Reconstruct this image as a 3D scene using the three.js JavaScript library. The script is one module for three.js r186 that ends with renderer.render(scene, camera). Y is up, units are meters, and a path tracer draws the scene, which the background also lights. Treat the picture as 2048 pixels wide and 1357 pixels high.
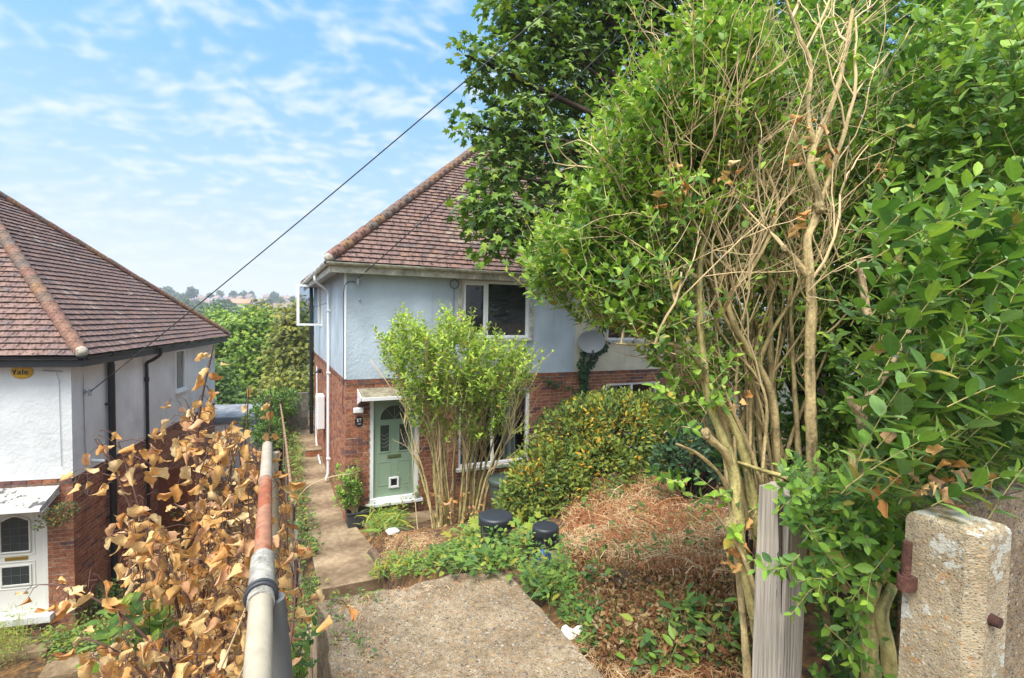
import * as THREE from 'three';
import { ImprovedNoise } from 'three/addons/math/ImprovedNoise.js';
import { RoundedBoxGeometry } from 'three/addons/geometries/RoundedBoxGeometry.js';
import { FontLoader } from 'three/addons/loaders/FontLoader.js';
import { TextGeometry } from 'three/addons/geometries/TextGeometry.js';

// ---------------------------------------------------------------- camera, sky, sun, exposure
const W = 1024, H = 678, EYE = 4.034;
const scene = new THREE.Scene();
const camera = new THREE.PerspectiveCamera(67.03, W / H, 0.05, 6000);
camera.position.set(0, EYE, 0);
camera.rotation.set(-2.442 * Math.PI / 180, 0, 0.9645 * Math.PI / 180, 'XYZ');
camera.updateMatrixWorld(true);
const renderer = new THREE.WebGLRenderer({ antialias: true });
renderer.setSize(W, H);
renderer.toneMapping = THREE.LinearToneMapping;
renderer.toneMappingExposure = 2.35;
renderer.shadowMap.enabled = true;
const SUN_AZ = -158, SUN_EL = 61;
const sun = new THREE.DirectionalLight(new THREE.Color(1, 0.955, 0.88), 2.6);
{
  const a = SUN_AZ * Math.PI / 180, e = SUN_EL * Math.PI / 180;
  sun.position.set(Math.sin(a) * Math.cos(e), Math.sin(e), -Math.cos(a) * Math.cos(e)).multiplyScalar(60).add(new THREE.Vector3(0, 2, -8));
  sun.target.position.set(0, 2, -8);
  sun.castShadow = true; sun.shadow.radius = 60; sun.shadow.mapSize.set(2048, 2048);
  Object.assign(sun.shadow.camera, { left: -25, right: 25, top: 25, bottom: -25, near: 1, far: 140 });
  scene.add(sun, sun.target);
}
let seed = 12345;
const rnd = () => { seed = (seed + 0x6D2B79F5) | 0; let t = Math.imul(seed ^ (seed >>> 15), 1 | seed); t = (t + Math.imul(t ^ (t >>> 7), 61 | t)) ^ t; return ((t ^ (t >>> 14)) >>> 0) / 4294967296; };
const rr = (a, b) => a + (b - a) * rnd();
const reseed = (n) => { seed = n; };
const clamp = THREE.MathUtils.clamp, lerp = THREE.MathUtils.lerp, sstep = (x, a, b) => { const t = clamp((x - a) / (b - a), 0, 1); return t * t * (3 - 2 * t); };
const PN = new ImprovedNoise();
const fbm = (x, y, z, o = 4) => { let s = 0, a = 0.5; for (let i = 0; i < o; i++) { s += a * PN.noise(x, y, z); x *= 2.03; y *= 2.03; z *= 2.03; a *= 0.5; } return s; };
const V = (x, y, z) => new THREE.Vector3(x, y, z);
const UP = V(0, 1, 0);
// SKY: hazy blue with broken high cloud that thickens towards the horizon
{
  const SW = 2048, SH = 1024, data = new Float32Array(SW * SH * 4);
  const K = 1.10 / 2.35, sd = sun.position.clone().sub(sun.target.position).normalize();
  const stops = [[-90, .20, .21, .20], [-4, .34, .37, .38], [0, .86, .90, .96], [6, .70, .82, .965], [13, .46, .71, .97], [23, .23, .55, .97], [34, .105, .43, .95], [90, .08, .34, .88]];
  for (let r = 0; r < SH; r++) {
    const up = ((r + .5) / SH - .5) * Math.PI, y = Math.sin(up), deg = up * 180 / Math.PI;
    let k = 0; while (k < stops.length - 2 && deg > stops[k + 1][0]) k++;
    const A = stops[k], B = stops[k + 1], t = clamp((deg - A[0]) / (B[0] - A[0]), 0, 1);
    const base = [1, 2, 3].map((c) => lerp(A[c], B[c], t));
    for (let c = 0; c < SW; c++) {
      const ro = ((c + .5) / SW - .5) * 2 * Math.PI, x = Math.cos(ro) * Math.cos(up), z = Math.sin(ro) * Math.cos(up);
      let al = 0;
      if (y > 0.0) {
        const q = 1 / (y + .16), px = x * q * 2.6, pz = z * q * 2.6;
        const w1 = fbm(px * .7 + 3, pz * .7, 1.5, 3), w2 = fbm(px * .7, pz * .7 + 9, 4.5, 3);
        const f = fbm(px * 4.6 + w1 * 2.6, pz * 6.2 + w2 * 2.6, 7.7, 5) * .80 + fbm(px * 1.5 + w2, pz * 1.8, 12.3, 4) * .85;
        al = sstep(f, -.20, .52) * .80 * sstep(deg, -1, 5);
        al += (1 - al) * .06;
      }
      const o = (r * SW + c) * 4;
      const cl = [.84, .92, 1.0], cs = x * sd.x + y * sd.y + z * sd.z, sunGlow = y > 0 ? 2.6 * Math.exp(-((Math.acos(clamp(cs, -1, 1)) / .74) ** 2)) : 0, glowCol = [1, .97, .90];   // hazy glow added round the out-of-view sun to lift shade on walls and foliage
      for (let j = 0; j < 3; j++) data[o + j] = (lerp(base[j], cl[j], al) + sunGlow * glowCol[j]) * K;
      data[o + 3] = 1;
    }
  }
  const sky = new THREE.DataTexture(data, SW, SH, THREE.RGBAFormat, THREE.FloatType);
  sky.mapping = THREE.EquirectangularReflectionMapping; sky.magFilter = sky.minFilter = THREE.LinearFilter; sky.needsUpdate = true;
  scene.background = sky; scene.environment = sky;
}
scene.fog = new THREE.FogExp2(new THREE.Color(.80, .86, .95), 0.00065);

// ---------------------------------------------------------------- helpers
const usedNames = new Map();
function numbered(n) { const k = usedNames.get(n) ?? 0; usedNames.set(n, k + 1); return k ? `${n}_${String(k).padStart(3, '0')}` : n; }
function tag(o, label, category, group, kind) { if (label) o.userData.label = label; if (category) o.userData.category = category; if (group) o.userData.group = group; if (kind) o.userData.kind = kind; return o; }
function thing(name, label, category, pos = [0, 0, 0], turn = 0, group) {
  const o = new THREE.Group(); o.name = numbered(name); o.position.set(...(pos.isVector3 ? pos.toArray() : pos)); o.rotation.y = turn;
  tag(o, label, category, group); scene.add(o); o.updateMatrixWorld(true); return o;
}
function shadow(m) { m.castShadow = true; m.receiveShadow = true; return m; }
function part(name, geo, mat, parent) { const m = shadow(new THREE.Mesh(geo, mat)); m.name = parent === scene ? numbered(name) : name; parent.add(m); m.updateMatrixWorld(true); return m; }
// pixel of the 2048-wide frame + depth along the lens axis -> point (used to look up where things stand)
const FPX = 1024.66;
function P(u, v, d) { return V((u - 1024) / FPX, -(v - 678.5) / FPX, -1).multiplyScalar(d).applyQuaternion(camera.quaternion).add(camera.position); }
const camInv = camera.matrixWorldInverse.copy(camera.matrixWorld).invert();
const _pv = V(0, 0, 0);
function seen(p) { _pv.copy(p).applyMatrix4(camInv); const d = -_pv.z; if (d < .1) return null; return { u: 1024 + FPX * _pv.x / d, v: 678.5 - FPX * _pv.y / d, d }; }
// the frame of the pale blue house: a along its front, b away from the street
const AZ1 = -25.06 * Math.PI / 180, AZ2 = -14.56 * Math.PI / 180, O1 = V(-3.182, 0, -9.788), O2 = V(-7.852, -1.758, -9.078);
const A1 = V(Math.cos(AZ1), 0, Math.sin(AZ1)), B1 = V(Math.sin(AZ1), 0, -Math.cos(AZ1));
const RL = (a, b, y) => V(O1.x + A1.x * a + B1.x * b, y, O1.z + A1.z * a + B1.z * b);
const toAB = (x, z) => { const dx = x - O1.x, dz = z - O1.z; return [dx * A1.x + dz * A1.z, dx * B1.x + dz * B1.z]; };

class Acc {   // collects geometry into one
  constructor() { this.p = []; this.n = []; this.u = []; this.c = []; this.i = []; }
  add(g, m, col) {
    const P_ = g.attributes.position, N_ = g.attributes.normal, U_ = g.attributes.uv, off = this.p.length / 3;
    const e = m ? m.elements : null; const nm = m ? new THREE.Matrix3().getNormalMatrix(m).elements : null;
    for (let k = 0; k < P_.count; k++) {
      const x = P_.getX(k), y = P_.getY(k), z = P_.getZ(k), a = N_.getX(k), b = N_.getY(k), c = N_.getZ(k);
      if (e) {
        this.p.push(e[0] * x + e[4] * y + e[8] * z + e[12], e[1] * x + e[5] * y + e[9] * z + e[13], e[2] * x + e[6] * y + e[10] * z + e[14]);
        let nx = nm[0] * a + nm[3] * b + nm[6] * c, ny = nm[1] * a + nm[4] * b + nm[7] * c, nz = nm[2] * a + nm[5] * b + nm[8] * c; const l = Math.hypot(nx, ny, nz) || 1;
        this.n.push(nx / l, ny / l, nz / l);
      } else { this.p.push(x, y, z); this.n.push(a, b, c); }
      this.u.push(U_ ? U_.getX(k) : 0, U_ ? U_.getY(k) : 0);
      if (col) this.c.push(col.r, col.g, col.b);
    }
    const I = g.index; if (I) for (let k = 0; k < I.count; k++) this.i.push(I.getX(k) + off); else for (let k = 0; k < P_.count; k++) this.i.push(k + off);
    return this;
  }
  geo() {
    const g = new THREE.BufferGeometry();
    g.setAttribute('position', new THREE.Float32BufferAttribute(this.p, 3)); g.setAttribute('normal', new THREE.Float32BufferAttribute(this.n, 3)); g.setAttribute('uv', new THREE.Float32BufferAttribute(this.u, 2));
    if (this.c.length) g.setAttribute('color', new THREE.Float32BufferAttribute(this.c, 3));
    g.setIndex(this.i); return g;
  }
}
function boxUV(g, s = 1) {   // uv in metres, by the face's main direction
  const p = g.attributes.position, n = g.attributes.normal, u = g.attributes.uv;
  for (let k = 0; k < p.count; k++) {
    const ax = Math.abs(n.getX(k)), ay = Math.abs(n.getY(k)), az = Math.abs(n.getZ(k));
    if (ay >= ax && ay >= az) u.setXY(k, p.getX(k) * s, p.getZ(k) * s); else if (ax >= az) u.setXY(k, p.getZ(k) * s, p.getY(k) * s); else u.setXY(k, p.getX(k) * s, p.getY(k) * s);
  }
  return g;
}
function box(x0, y0, z0, x1, y1, z1) { const g = new THREE.BoxGeometry(Math.abs(x1 - x0), Math.abs(y1 - y0), Math.abs(z1 - z0)); g.translate((x0 + x1) / 2, (y0 + y1) / 2, (z0 + z1) / 2); return boxUV(g); }
function rbox(x0, y0, z0, x1, y1, z1, r = .006, s = 2) { const g = new RoundedBoxGeometry(Math.abs(x1 - x0), Math.abs(y1 - y0), Math.abs(z1 - z0), s, Math.min(r, Math.abs(x1 - x0) * .45, Math.abs(y1 - y0) * .45, Math.abs(z1 - z0) * .45)); g.translate((x0 + x1) / 2, (y0 + y1) / 2, (z0 + z1) / 2); return boxUV(g); }
function merge(list) { const a = new Acc(); for (const g of list) a.add(g); return a.geo(); }
// tapered tube through points; bump roughens its radius
function tube(acc, pts, r0, r1, sides = 6, bump = 0, caps = true, col) {
  const n = pts.length, off0 = acc.p.length / 3; let nx = V(1, 0, 0), len = 0;
  const t = V(0, 0, 0), bn = V(0, 0, 0);
  for (let i = 0; i < n; i++) {
    t.subVectors(pts[Math.min(i + 1, n - 1)], pts[Math.max(i - 1, 0)]).normalize();
    if (i === 0) { nx.set(1, 0, 0); if (Math.abs(t.x) > .8) nx.set(0, 0, 1); }
    nx.addScaledVector(t, -nx.dot(t)).normalize(); bn.crossVectors(t, nx);
    if (i) len += pts[i].distanceTo(pts[i - 1]);
    const r = lerp(r0, r1, i / (n - 1));
    for (let k = 0; k <= sides; k++) {
      const a = (k % sides) / sides * Math.PI * 2, c = Math.cos(a), s = Math.sin(a);
      const q = r * (1 + (bump ? bump * (PN.noise(pts[i].x * 14 + c, pts[i].y * 11, pts[i].z * 14 + s) * 1.4) : 0));
      const dx = nx.x * c + bn.x * s, dy = nx.y * c + bn.y * s, dz = nx.z * c + bn.z * s;
      acc.p.push(pts[i].x + dx * q, pts[i].y + dy * q, pts[i].z + dz * q); acc.n.push(dx, dy, dz); acc.u.push(k / sides * Math.max(.05, 6.28 * r0), len); if (col) acc.c.push(col.r, col.g, col.b);
    }
  }
  for (let i = 0; i < n - 1; i++) for (let k = 0; k < sides; k++) { const a = off0 + i * (sides + 1) + k, b = a + sides + 1; acc.i.push(a, a + 1, b, b, a + 1, b + 1); }
  if (caps) for (const e of [0, n - 1]) {
    const o = acc.p.length / 3, s = e ? 1 : -1; t.subVectors(pts[e ? n - 1 : 1], pts[e ? n - 2 : 0]).normalize().multiplyScalar(s);
    acc.p.push(pts[e].x, pts[e].y, pts[e].z); acc.n.push(t.x, t.y, t.z); acc.u.push(0, 0); if (col) acc.c.push(col.r, col.g, col.b);
    for (let k = 0; k <= sides; k++) { const q = (off0 + e * (sides + 1) + k) * 3; acc.p.push(acc.p[q], acc.p[q + 1], acc.p[q + 2]); acc.n.push(t.x, t.y, t.z); acc.u.push(.02 * Math.cos(k), .02 * Math.sin(k)); if (col) acc.c.push(col.r, col.g, col.b); }
    for (let k = 0; k < sides; k++) e ? acc.i.push(o, o + 1 + k, o + 2 + k) : acc.i.push(o, o + 2 + k, o + 1 + k);
  }
  return acc;
}
function smooth(pts, n) { return new THREE.CatmullRomCurve3(pts, false, 'centripetal').getPoints(n); }
function pipe(pts, r, sides = 10, n = 0, r1 = r) { return tube(new Acc(), n ? smooth(pts, n) : pts, r, r1, sides).geo(); }

// textures ---------------------------------------------------------------------------------
function vnoise(per, sd) {   // tileable value noise
  const g = new Float32Array(per * per); let s = sd; for (let i = 0; i < g.length; i++) { s = (s * 1664525 + 1013904223) >>> 0; g[i] = s / 4294967296; }
  return (x, y) => { x *= per; y *= per; const ix = Math.floor(x), iy = Math.floor(y), fx = x - ix, fy = y - iy, u = fx * fx * (3 - 2 * fx), v = fy * fy * (3 - 2 * fy), m = (a) => ((a % per) + per) % per; const a = m(ix), b = m(ix + 1), c = m(iy) * per, d = m(iy + 1) * per; return lerp(lerp(g[c + a], g[c + b], u), lerp(g[d + a], g[d + b], u), v); };
}
function tfbm(base, oct, sd) { const l = []; for (let i = 0; i < oct; i++) l.push(vnoise(base << i, sd + i * 77)); return (x, y) => { let s = 0, a = .5, t = 0; for (const f of l) { s += a * f(x, y); t += a; a *= .55; } return s / t; }; }
function texture(n, fn, srgb = true, rep = 1) {
  const d = new Uint8Array(n * n * 4);
  for (let y = 0; y < n; y++) for (let x = 0; x < n; x++) { const c = fn((x + .5) / n, (y + .5) / n), o = (y * n + x) * 4; for (let k = 0; k < 3; k++) { let q = Array.isArray(c) ? c[k] : c; d[o + k] = clamp(q, 0, 1) * 255; } d[o + 3] = 255; }
  const t = new THREE.DataTexture(d, n, n); t.wrapS = t.wrapT = THREE.RepeatWrapping; t.magFilter = THREE.LinearFilter; t.minFilter = THREE.LinearMipmapLinearFilter; t.generateMipmaps = true; if (srgb) t.colorSpace = THREE.SRGBColorSpace; t.repeat.set(rep, rep); t.needsUpdate = true; return t;
}
function voronoi(per, sd) {
  const px = [], py = [], id = []; let s = sd; const r = () => (s = (s * 1664525 + 1013904223) >>> 0) / 4294967296; for (let i = 0; i < per * per; i++) { px.push(r()); py.push(r()); id.push(r()); }
  return (x, y) => { x *= per; y *= per; const ix = Math.floor(x), iy = Math.floor(y); let b = 9, b2 = 9, c = 0; for (let j = -1; j < 2; j++) for (let i = -1; i < 2; i++) { const m = (((iy + j) % per + per) % per) * per + ((ix + i) % per + per) % per; const dx = ix + i + px[m] - x, dy = iy + j + py[m] - y, d = Math.hypot(dx, dy); if (d < b) { b2 = b; b = d; c = id[m]; } else if (d < b2) b2 = d; } return [b, b2 - b, c]; };
}
const N4 = tfbm(4, 6, 11), N8 = tfbm(8, 6, 29), N32 = tfbm(32, 4, 53), VB = voronoi(46, 7), VS = voronoi(110, 17);
// exposed-pebble concrete
const pebble = (x, y, k) => {   // returns [r,g,b,height]
  const wx = x + (N32(x, y) - .5) * .012, wy = y + (N32(y, x) - .5) * .012;
  const a = VB(wx, wy), b = VS(wx, wy), big = a[2] > .72 && a[0] < .24 + a[2] * .2, sm = b[2] > .35 && b[0] < .36;
  const n = N4(x, y), f = N32(x, y);
  let base = [.70 + (n - .5) * .34 + (f - .5) * .3, .62 + (n - .5) * .34 + (f - .5) * .3, .50 + (n - .5) * .32 + (f - .5) * .3], h = .35 + (f - .5) * .5;
  const cols = [[.80, .66, .46], [.62, .54, .47], [.82, .78, .70], [.72, .55, .39], [.50, .48, .46], [.76, .70, .60], [.74, .60, .43], [.42, .37, .33]];
  if (sm) { const c = cols[Math.floor(b[2] * 997) % 8]; base = base.map((q, i) => lerp(q, c[i], .75)); h += .3; }
  else if (b[2] < .10 && b[0] < .34) { base = base.map((q) => q * .5); h -= .35; }
  if (big) { const c = cols[Math.floor(a[2] * 1999) % 8]; base = base.map((q, i) => lerp(q, c[i], .85)); h = .85 - a[0]; }
  return [...base, h];
};
const T = {};
T.pebble = texture(1024, (x, y) => pebble(x, y).slice(0, 3)); T.pebbleH = texture(1024, (x, y) => pebble(x, y)[3], false);
T.lichen = texture(1024, (x, y) => { const p = pebble(x, y), n = N8(x, y), f = N32(x, y), l = sstep(n + (f - .5) * .25, .63, .68), o = sstep(N32(y, x) * .5 + N8(y, x) * .5 + (f - .5) * .2, .68, .71); return [0, 1, 2].map((k) => lerp(lerp(lerp(p[k], [.70, .66, .55][k], .35), [.82, .83, .80][k], l * .7), [.72, .50, .28][k], o * .55)); });
T.leaf = texture(128, (x, y) => { const d = Math.abs(x - .5), v = Math.abs((((y * 7 - d * 5) % 1) + 1) % 1 - .5), n = N8(x, y); let q = .86 + (n - .5) * .28 + sstep(v, .40, .5) * .07; if (d < .018) q = 1.0; return [q, q, q * .97]; }, false);
T.dry = texture(256, (x, y) => { const d = Math.abs(x - .5), v = Math.abs((((y * 6 - d * 4.5) % 1) + 1) % 1 - .5), n = N8(x, y), f = N32(x, y); let q = .84 + (n - .5) * .5 + (f - .5) * .22 - sstep(v, .42, .5) * .16; if (d < .014) q *= .7; const b = sstep(n, .58, .70); return [q, lerp(q, q * .82, b), lerp(q * .95, q * .66, b)]; }, false);
T.path = texture(512, (x, y) => { const n = N4(x, y), f = N32(x, y), b = VS(x, y), q = (n - .5) * .5 + (f - .5) * .22 + (b[0] < .22 && b[2] > .6 ? (b[2] - .8) * .8 : 0); return [.66 + q, .58 + q, .47 + q * .9]; });
T.pathH = texture(512, (x, y) => N32(x, y) * .7 + N8(x, y) * .3, false);
T.render = texture(512, (x, y) => { const n = N4(x, y), s = N8(x * 1, y * .25); const st = sstep(N32(x, y * .04), .60, .75) * sstep(N4(y, x), .45, .6) * .06; const q = .93 + (n - .5) * .22 + (s - .5) * .10 - st; return [q, q * .998, q * .985]; });
T.renderH = texture(512, (x, y) => N8(x, y) * .5 + N32(x, y) * .5, false);
T.grain = texture(256, (x, y) => { const q = .82 + (N8(x, y) - .5) * .5 + (N32(x, y) - .5) * .35; return [q, q, q]; });
T.grainH = texture(256, (x, y) => N32(x, y), false);
T.tile = texture(256, (x, y) => { const n = N8(x, y), f = N32(x, y), l = N4(y, x); let q = .8 + (n - .5) * .5 + (f - .5) * .35; const c = [q, q, q]; if (l > .60 && f > .5) return [q * 1.25, q * 1.22, q * 1.1]; if (n < .34) return [q * .62, q * .6, q * .62]; return c; });
T.bark = texture(256, (x, y) => { const n = N8(x * 2, y * .5), f = N32(x, y); const q = .78 + (n - .5) * .6 + (f - .5) * .3; return [q, q * .99, q * .94]; });
T.barkH = texture(256, (x, y) => N8(x * 2, y * .6) * .6 + N32(x, y) * .4, false);
const woodF = (x, y) => { const w = N4(x, y * .25) * 6 + x * 26; const r = Math.abs(((w % 1) + 1) % 1 - .5) * 2; const f = N32(x * 3, y * .15); return [r, f]; };
T.wood = texture(512, (x, y) => { const [r, f] = woodF(x, y); const n = N4(x, y); const n2 = N8(x, y * .5); let q = .60 + (r - .5) * .07 + (f - .5) * .20 + (n - .5) * .20 + (n2 - .5) * .12; if (f < .25) q *= .7; return [q * 1.0, q * .96, q * .91]; });
T.woodH = texture(512, (x, y) => { const [r, f] = woodF(x, y); return f * .7 + r * .3; }, false);
T.soil = texture(512, (x, y) => { const n = N4(x, y), f = N32(x, y), g = N8(x, y); const q = .30 + (f - .5) * .35 + (n - .5) * .2; return g > .52 ? [q * 1.55, q * 1.22, q * .82] : [q * 1.15, q * .92, q * .68]; });
T.soilH = texture(512, (x, y) => N8(x, y) * .5 + N32(x, y) * .5, false);
T.rust = texture(256, (x, y) => { const n = N8(x, y * .6), f = N32(x, y); let q = .8 + (f - .5) * .3; return n > .55 ? [q * .95, q * .74, q * .6] : [q, q * .95, q * .9]; });
const rep = (t, s, sy = s) => { const c = t.clone(); c.repeat.set(s, sy); c.needsUpdate = true; return c; };

const C3 = (r, g, b) => new THREE.Color().setRGB(r, g, b);
function std(col, rough = .8, o = {}) { const m = new THREE.MeshStandardMaterial({ roughness: rough, metalness: 0, ...o }); m.color.setRGB(...col); return m; }
function leafMat(col, o = {}) { const m = new THREE.MeshPhysicalMaterial({ roughness: .92, metalness: 0, transmission: o.t ?? .40, thickness: 0, side: THREE.DoubleSide, clearcoat: o.coat ?? .35, clearcoatRoughness: o.cr ?? .34, specularIntensity: .5, map: o.map ?? T.leaf }); m.color.setRGB(...(col || [1, 1, 1])); return m; }
const M = {
  pebble: std([.60, .60, .60], .95, { map: rep(T.pebble, 1.25), bumpMap: rep(T.pebbleH, 1.25), bumpScale: .006 }),
  post: std([.76, .765, .76], .95, { map: rep(T.lichen, 2.0), bumpMap: rep(T.pebbleH, 2.0), bumpScale: .003 }),
  path: std([.64, .605, .56], .95, { map: rep(T.path, .45), bumpMap: rep(T.pathH, .9), bumpScale: .006 }),
  blueRender: std([.51, .60, .69], .9, { map: rep(T.render, .35), bumpMap: rep(T.renderH, .8), bumpScale: .012 }),
  creamRender: std([.74, .69, .54], .9, { map: rep(T.render, .35), bumpMap: rep(T.renderH, .8), bumpScale: .012 }),
  whiteRender: std([.79, .80, .81], .9, { map: rep(T.render, .3), bumpMap: rep(T.renderH, .7), bumpScale: .014 }),
  mortar: std([.66, .57, .46], .95, { map: rep(T.grain, 3), bumpMap: rep(T.grainH, 3), bumpScale: .004 }),
  upvc: std([.80, .81, .80], .35), cream: std([.66, .62, .50], .5, { map: rep(T.grain, .6) }), white: std([.70, .70, .69], .5), whitePaint: std([.78, .77, .70], .6, { map: rep(T.grain, 1.5) }),
  black: std([.018, .018, .02], .35), darkGrey: std([.035, .037, .042], .5), grey: std([.30, .31, .32], .6), lead: std([.30, .31, .33], .7, { map: rep(T.grain, .7) }),
  green: std([.25, .34, .24], .42), doorCream: std([.70, .685, .62], .4), brass: std([.45, .32, .09], .4, { metalness: .8 }), dullBrass: std([.10, .12, .05], .5),
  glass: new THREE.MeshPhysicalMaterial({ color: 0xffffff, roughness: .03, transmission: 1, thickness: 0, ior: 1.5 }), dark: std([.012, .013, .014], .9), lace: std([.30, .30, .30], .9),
  leadCame: std([.30, .31, .30], .4, { metalness: .5 }), wire: std([.03, .03, .032], .6), steel: std([.36, .34, .31], .6, { map: rep(T.grain, 2) }), rustPipe: std([.50, .25, .155], .7, { map: rep(T.rust, 2) }), galv: std([.42, .365, .275], .75, { map: rep(T.render, 4), bumpMap: rep(T.grainH, 4), bumpScale: .0006 }), rust: std([.13, .05, .032], .9, { bumpMap: rep(T.grainH, 8), bumpScale: .002, map: rep(T.grain, 5) }),
  wood: std([1.25, 1.19, 1.08], .9, { map: rep(T.wood, 1.9, .8), bumpMap: rep(T.woodH, 1.9, .8), bumpScale: .005 }),
  fenceWood: std([.62, .19, .065], .8, { map: rep(T.wood, 2) }), bark: std([.72, .56, .30], .9, { map: rep(T.bark, 3), bumpMap: rep(T.barkH, 4), bumpScale: .006 }), barkGreen: std([.60, .52, .22], .9, { map: rep(T.bark, 3), bumpMap: rep(T.barkH, 4), bumpScale: .006 }),
  barkPink: std([.68, .50, .32], .9, { map: rep(T.bark, 3), bumpMap: rep(T.barkH, 4), bumpScale: .008 }), barkDark: std([.09, .06, .04], .95, { map: rep(T.bark, 2), bumpMap: rep(T.barkH, 3), bumpScale: .012 }), twig: std([.66, .49, .27], .9), twigRed: std([.10, .05, .035], .85), twigGreen: std([.30, .30, .09], .85),
  soil: std([1, 1, 1], .98, { map: rep(T.soil, .6), bumpMap: rep(T.soilH, .9), bumpScale: .03, vertexColors: true }),
};
const VC = (rough = .85, o = {}) => { const m = new THREE.MeshStandardMaterial({ roughness: rough, vertexColors: true, ...o }); return m; };

// pieces of one kind on one thing: the 300 that show largest are parts, the rest one part
const tmpV = V(0, 0, 0), tmpM = new THREE.Matrix4();
function pieces(parent, name, items, { palette, make, max = 300, instanced = false, base = null, restName }) {
  parent.updateMatrixWorld(true);
  const mats = palette.map((c) => make(c)), pw = parent.matrixWorld, cols = palette.map((c) => C3(...c));
  const shift = base ? new THREE.Matrix4().makeTranslation(-base.x, -base.y, -base.z) : null;
  for (const it of items) {
    if (shift) it.m.premultiply(shift);
    tmpV.setFromMatrixPosition(it.m).applyMatrix4(pw); const s = seen(tmpV);
    it.k = s && s.u > -20 && s.u < 2068 && s.v > -20 && s.v < 1377 ? (it.s ?? 1) / s.d * (it.w ?? 1) : 0;
  }
  items.sort((a, b) => b.k - a.k);
  let n = 0;
  for (const it of items) { if (n >= max || it.k <= 0) break; const m = shadow(new THREE.Mesh(it.g, mats[it.c])); m.name = name; it.m.decompose(m.position, m.quaternion, m.scale); parent.add(m); n++; }
  const rest = items.slice(n); if (!rest.length) return;
  let o;
  if (instanced) {
    o = shadow(new THREE.InstancedMesh(rest[0].g, make([1, 1, 1]), rest.length));
    rest.forEach((it, k) => { o.setMatrixAt(k, it.m); o.setColorAt(k, it.col ?? cols[it.c]); });
  } else {
    const a = new Acc(); for (const it of rest) a.add(it.g, it.m, it.col ?? cols[it.c]);
    const mm = make([1, 1, 1]); mm.vertexColors = true; o = shadow(new THREE.Mesh(a.geo(), mm));
  }
  o.name = restName ?? name; o.userData.kind = 'stuff'; parent.add(o);
}

// ---------------------------------------------------------------- terrain
function ground(x, z) {
  const [a, b] = toAB(x, z), d = -z;
  // garden of the blue house, right of the path
  let right = .12 + 2.28 * clamp((-.8 - b) / 7.4, 0, 1) + .25 * sstep(a, 3, 7) * sstep(-b, 0, 4);
  right += .16 * fbm(x * 2.3 + 7, z * 2.3, 9, 4) * Math.exp(-(((a - 3.3) / 2.2) ** 2 + ((b + 3.8) / 2.2) ** 2)); right += .50 * Math.exp(-(((a - 3.3) / 1.5) ** 2 + ((b + 3.5) / 1.35) ** 2)) + .05 * fbm(x * 1.3, z * 1.3, 3, 3);
  const corr = b > -2.45 ? -.07 : clamp(-.07 + (-2.45 - b) * .49 - .35, -.3, 2.3);
  // slope down to the neighbour's garden
  const nearL = 2.36 - Math.max(0, d - 1.6) * .72, L0 = -1.80 + .02 * fbm(x, z, 1, 3);
  let left = Math.max(L0, nearL); left = Math.min(left, Math.max(L0, corr + .05 - Math.max(0, -.95 - a) * .9));
  if (b < -6) left = Math.max(left, lerp(left, nearL, sstep(-b, 6, 8)));
  let h = lerp(left, corr, sstep(a, -1.12, -.78)); h = lerp(h, right, sstep(a, .16, .5) * sstep(-b, -.2, 1.2)); if (b > -.5) h = lerp(h, 0, sstep(b, -.5, 0) * sstep(a, -1, -.7));
  // the valley and the hill beyond
  const far = d < 110 ? lerp(-2, -15, sstep(d, 18, 110)) : lerp(-15, 15.5, sstep(d, 110, 540)) + (d > 520 ? (d - 520) * .002 : 0) + 2 * fbm(x * .01, z * .01, 2, 3);
  h = lerp(h, far, sstep(d, 19, 32));
  return h;
}
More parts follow.
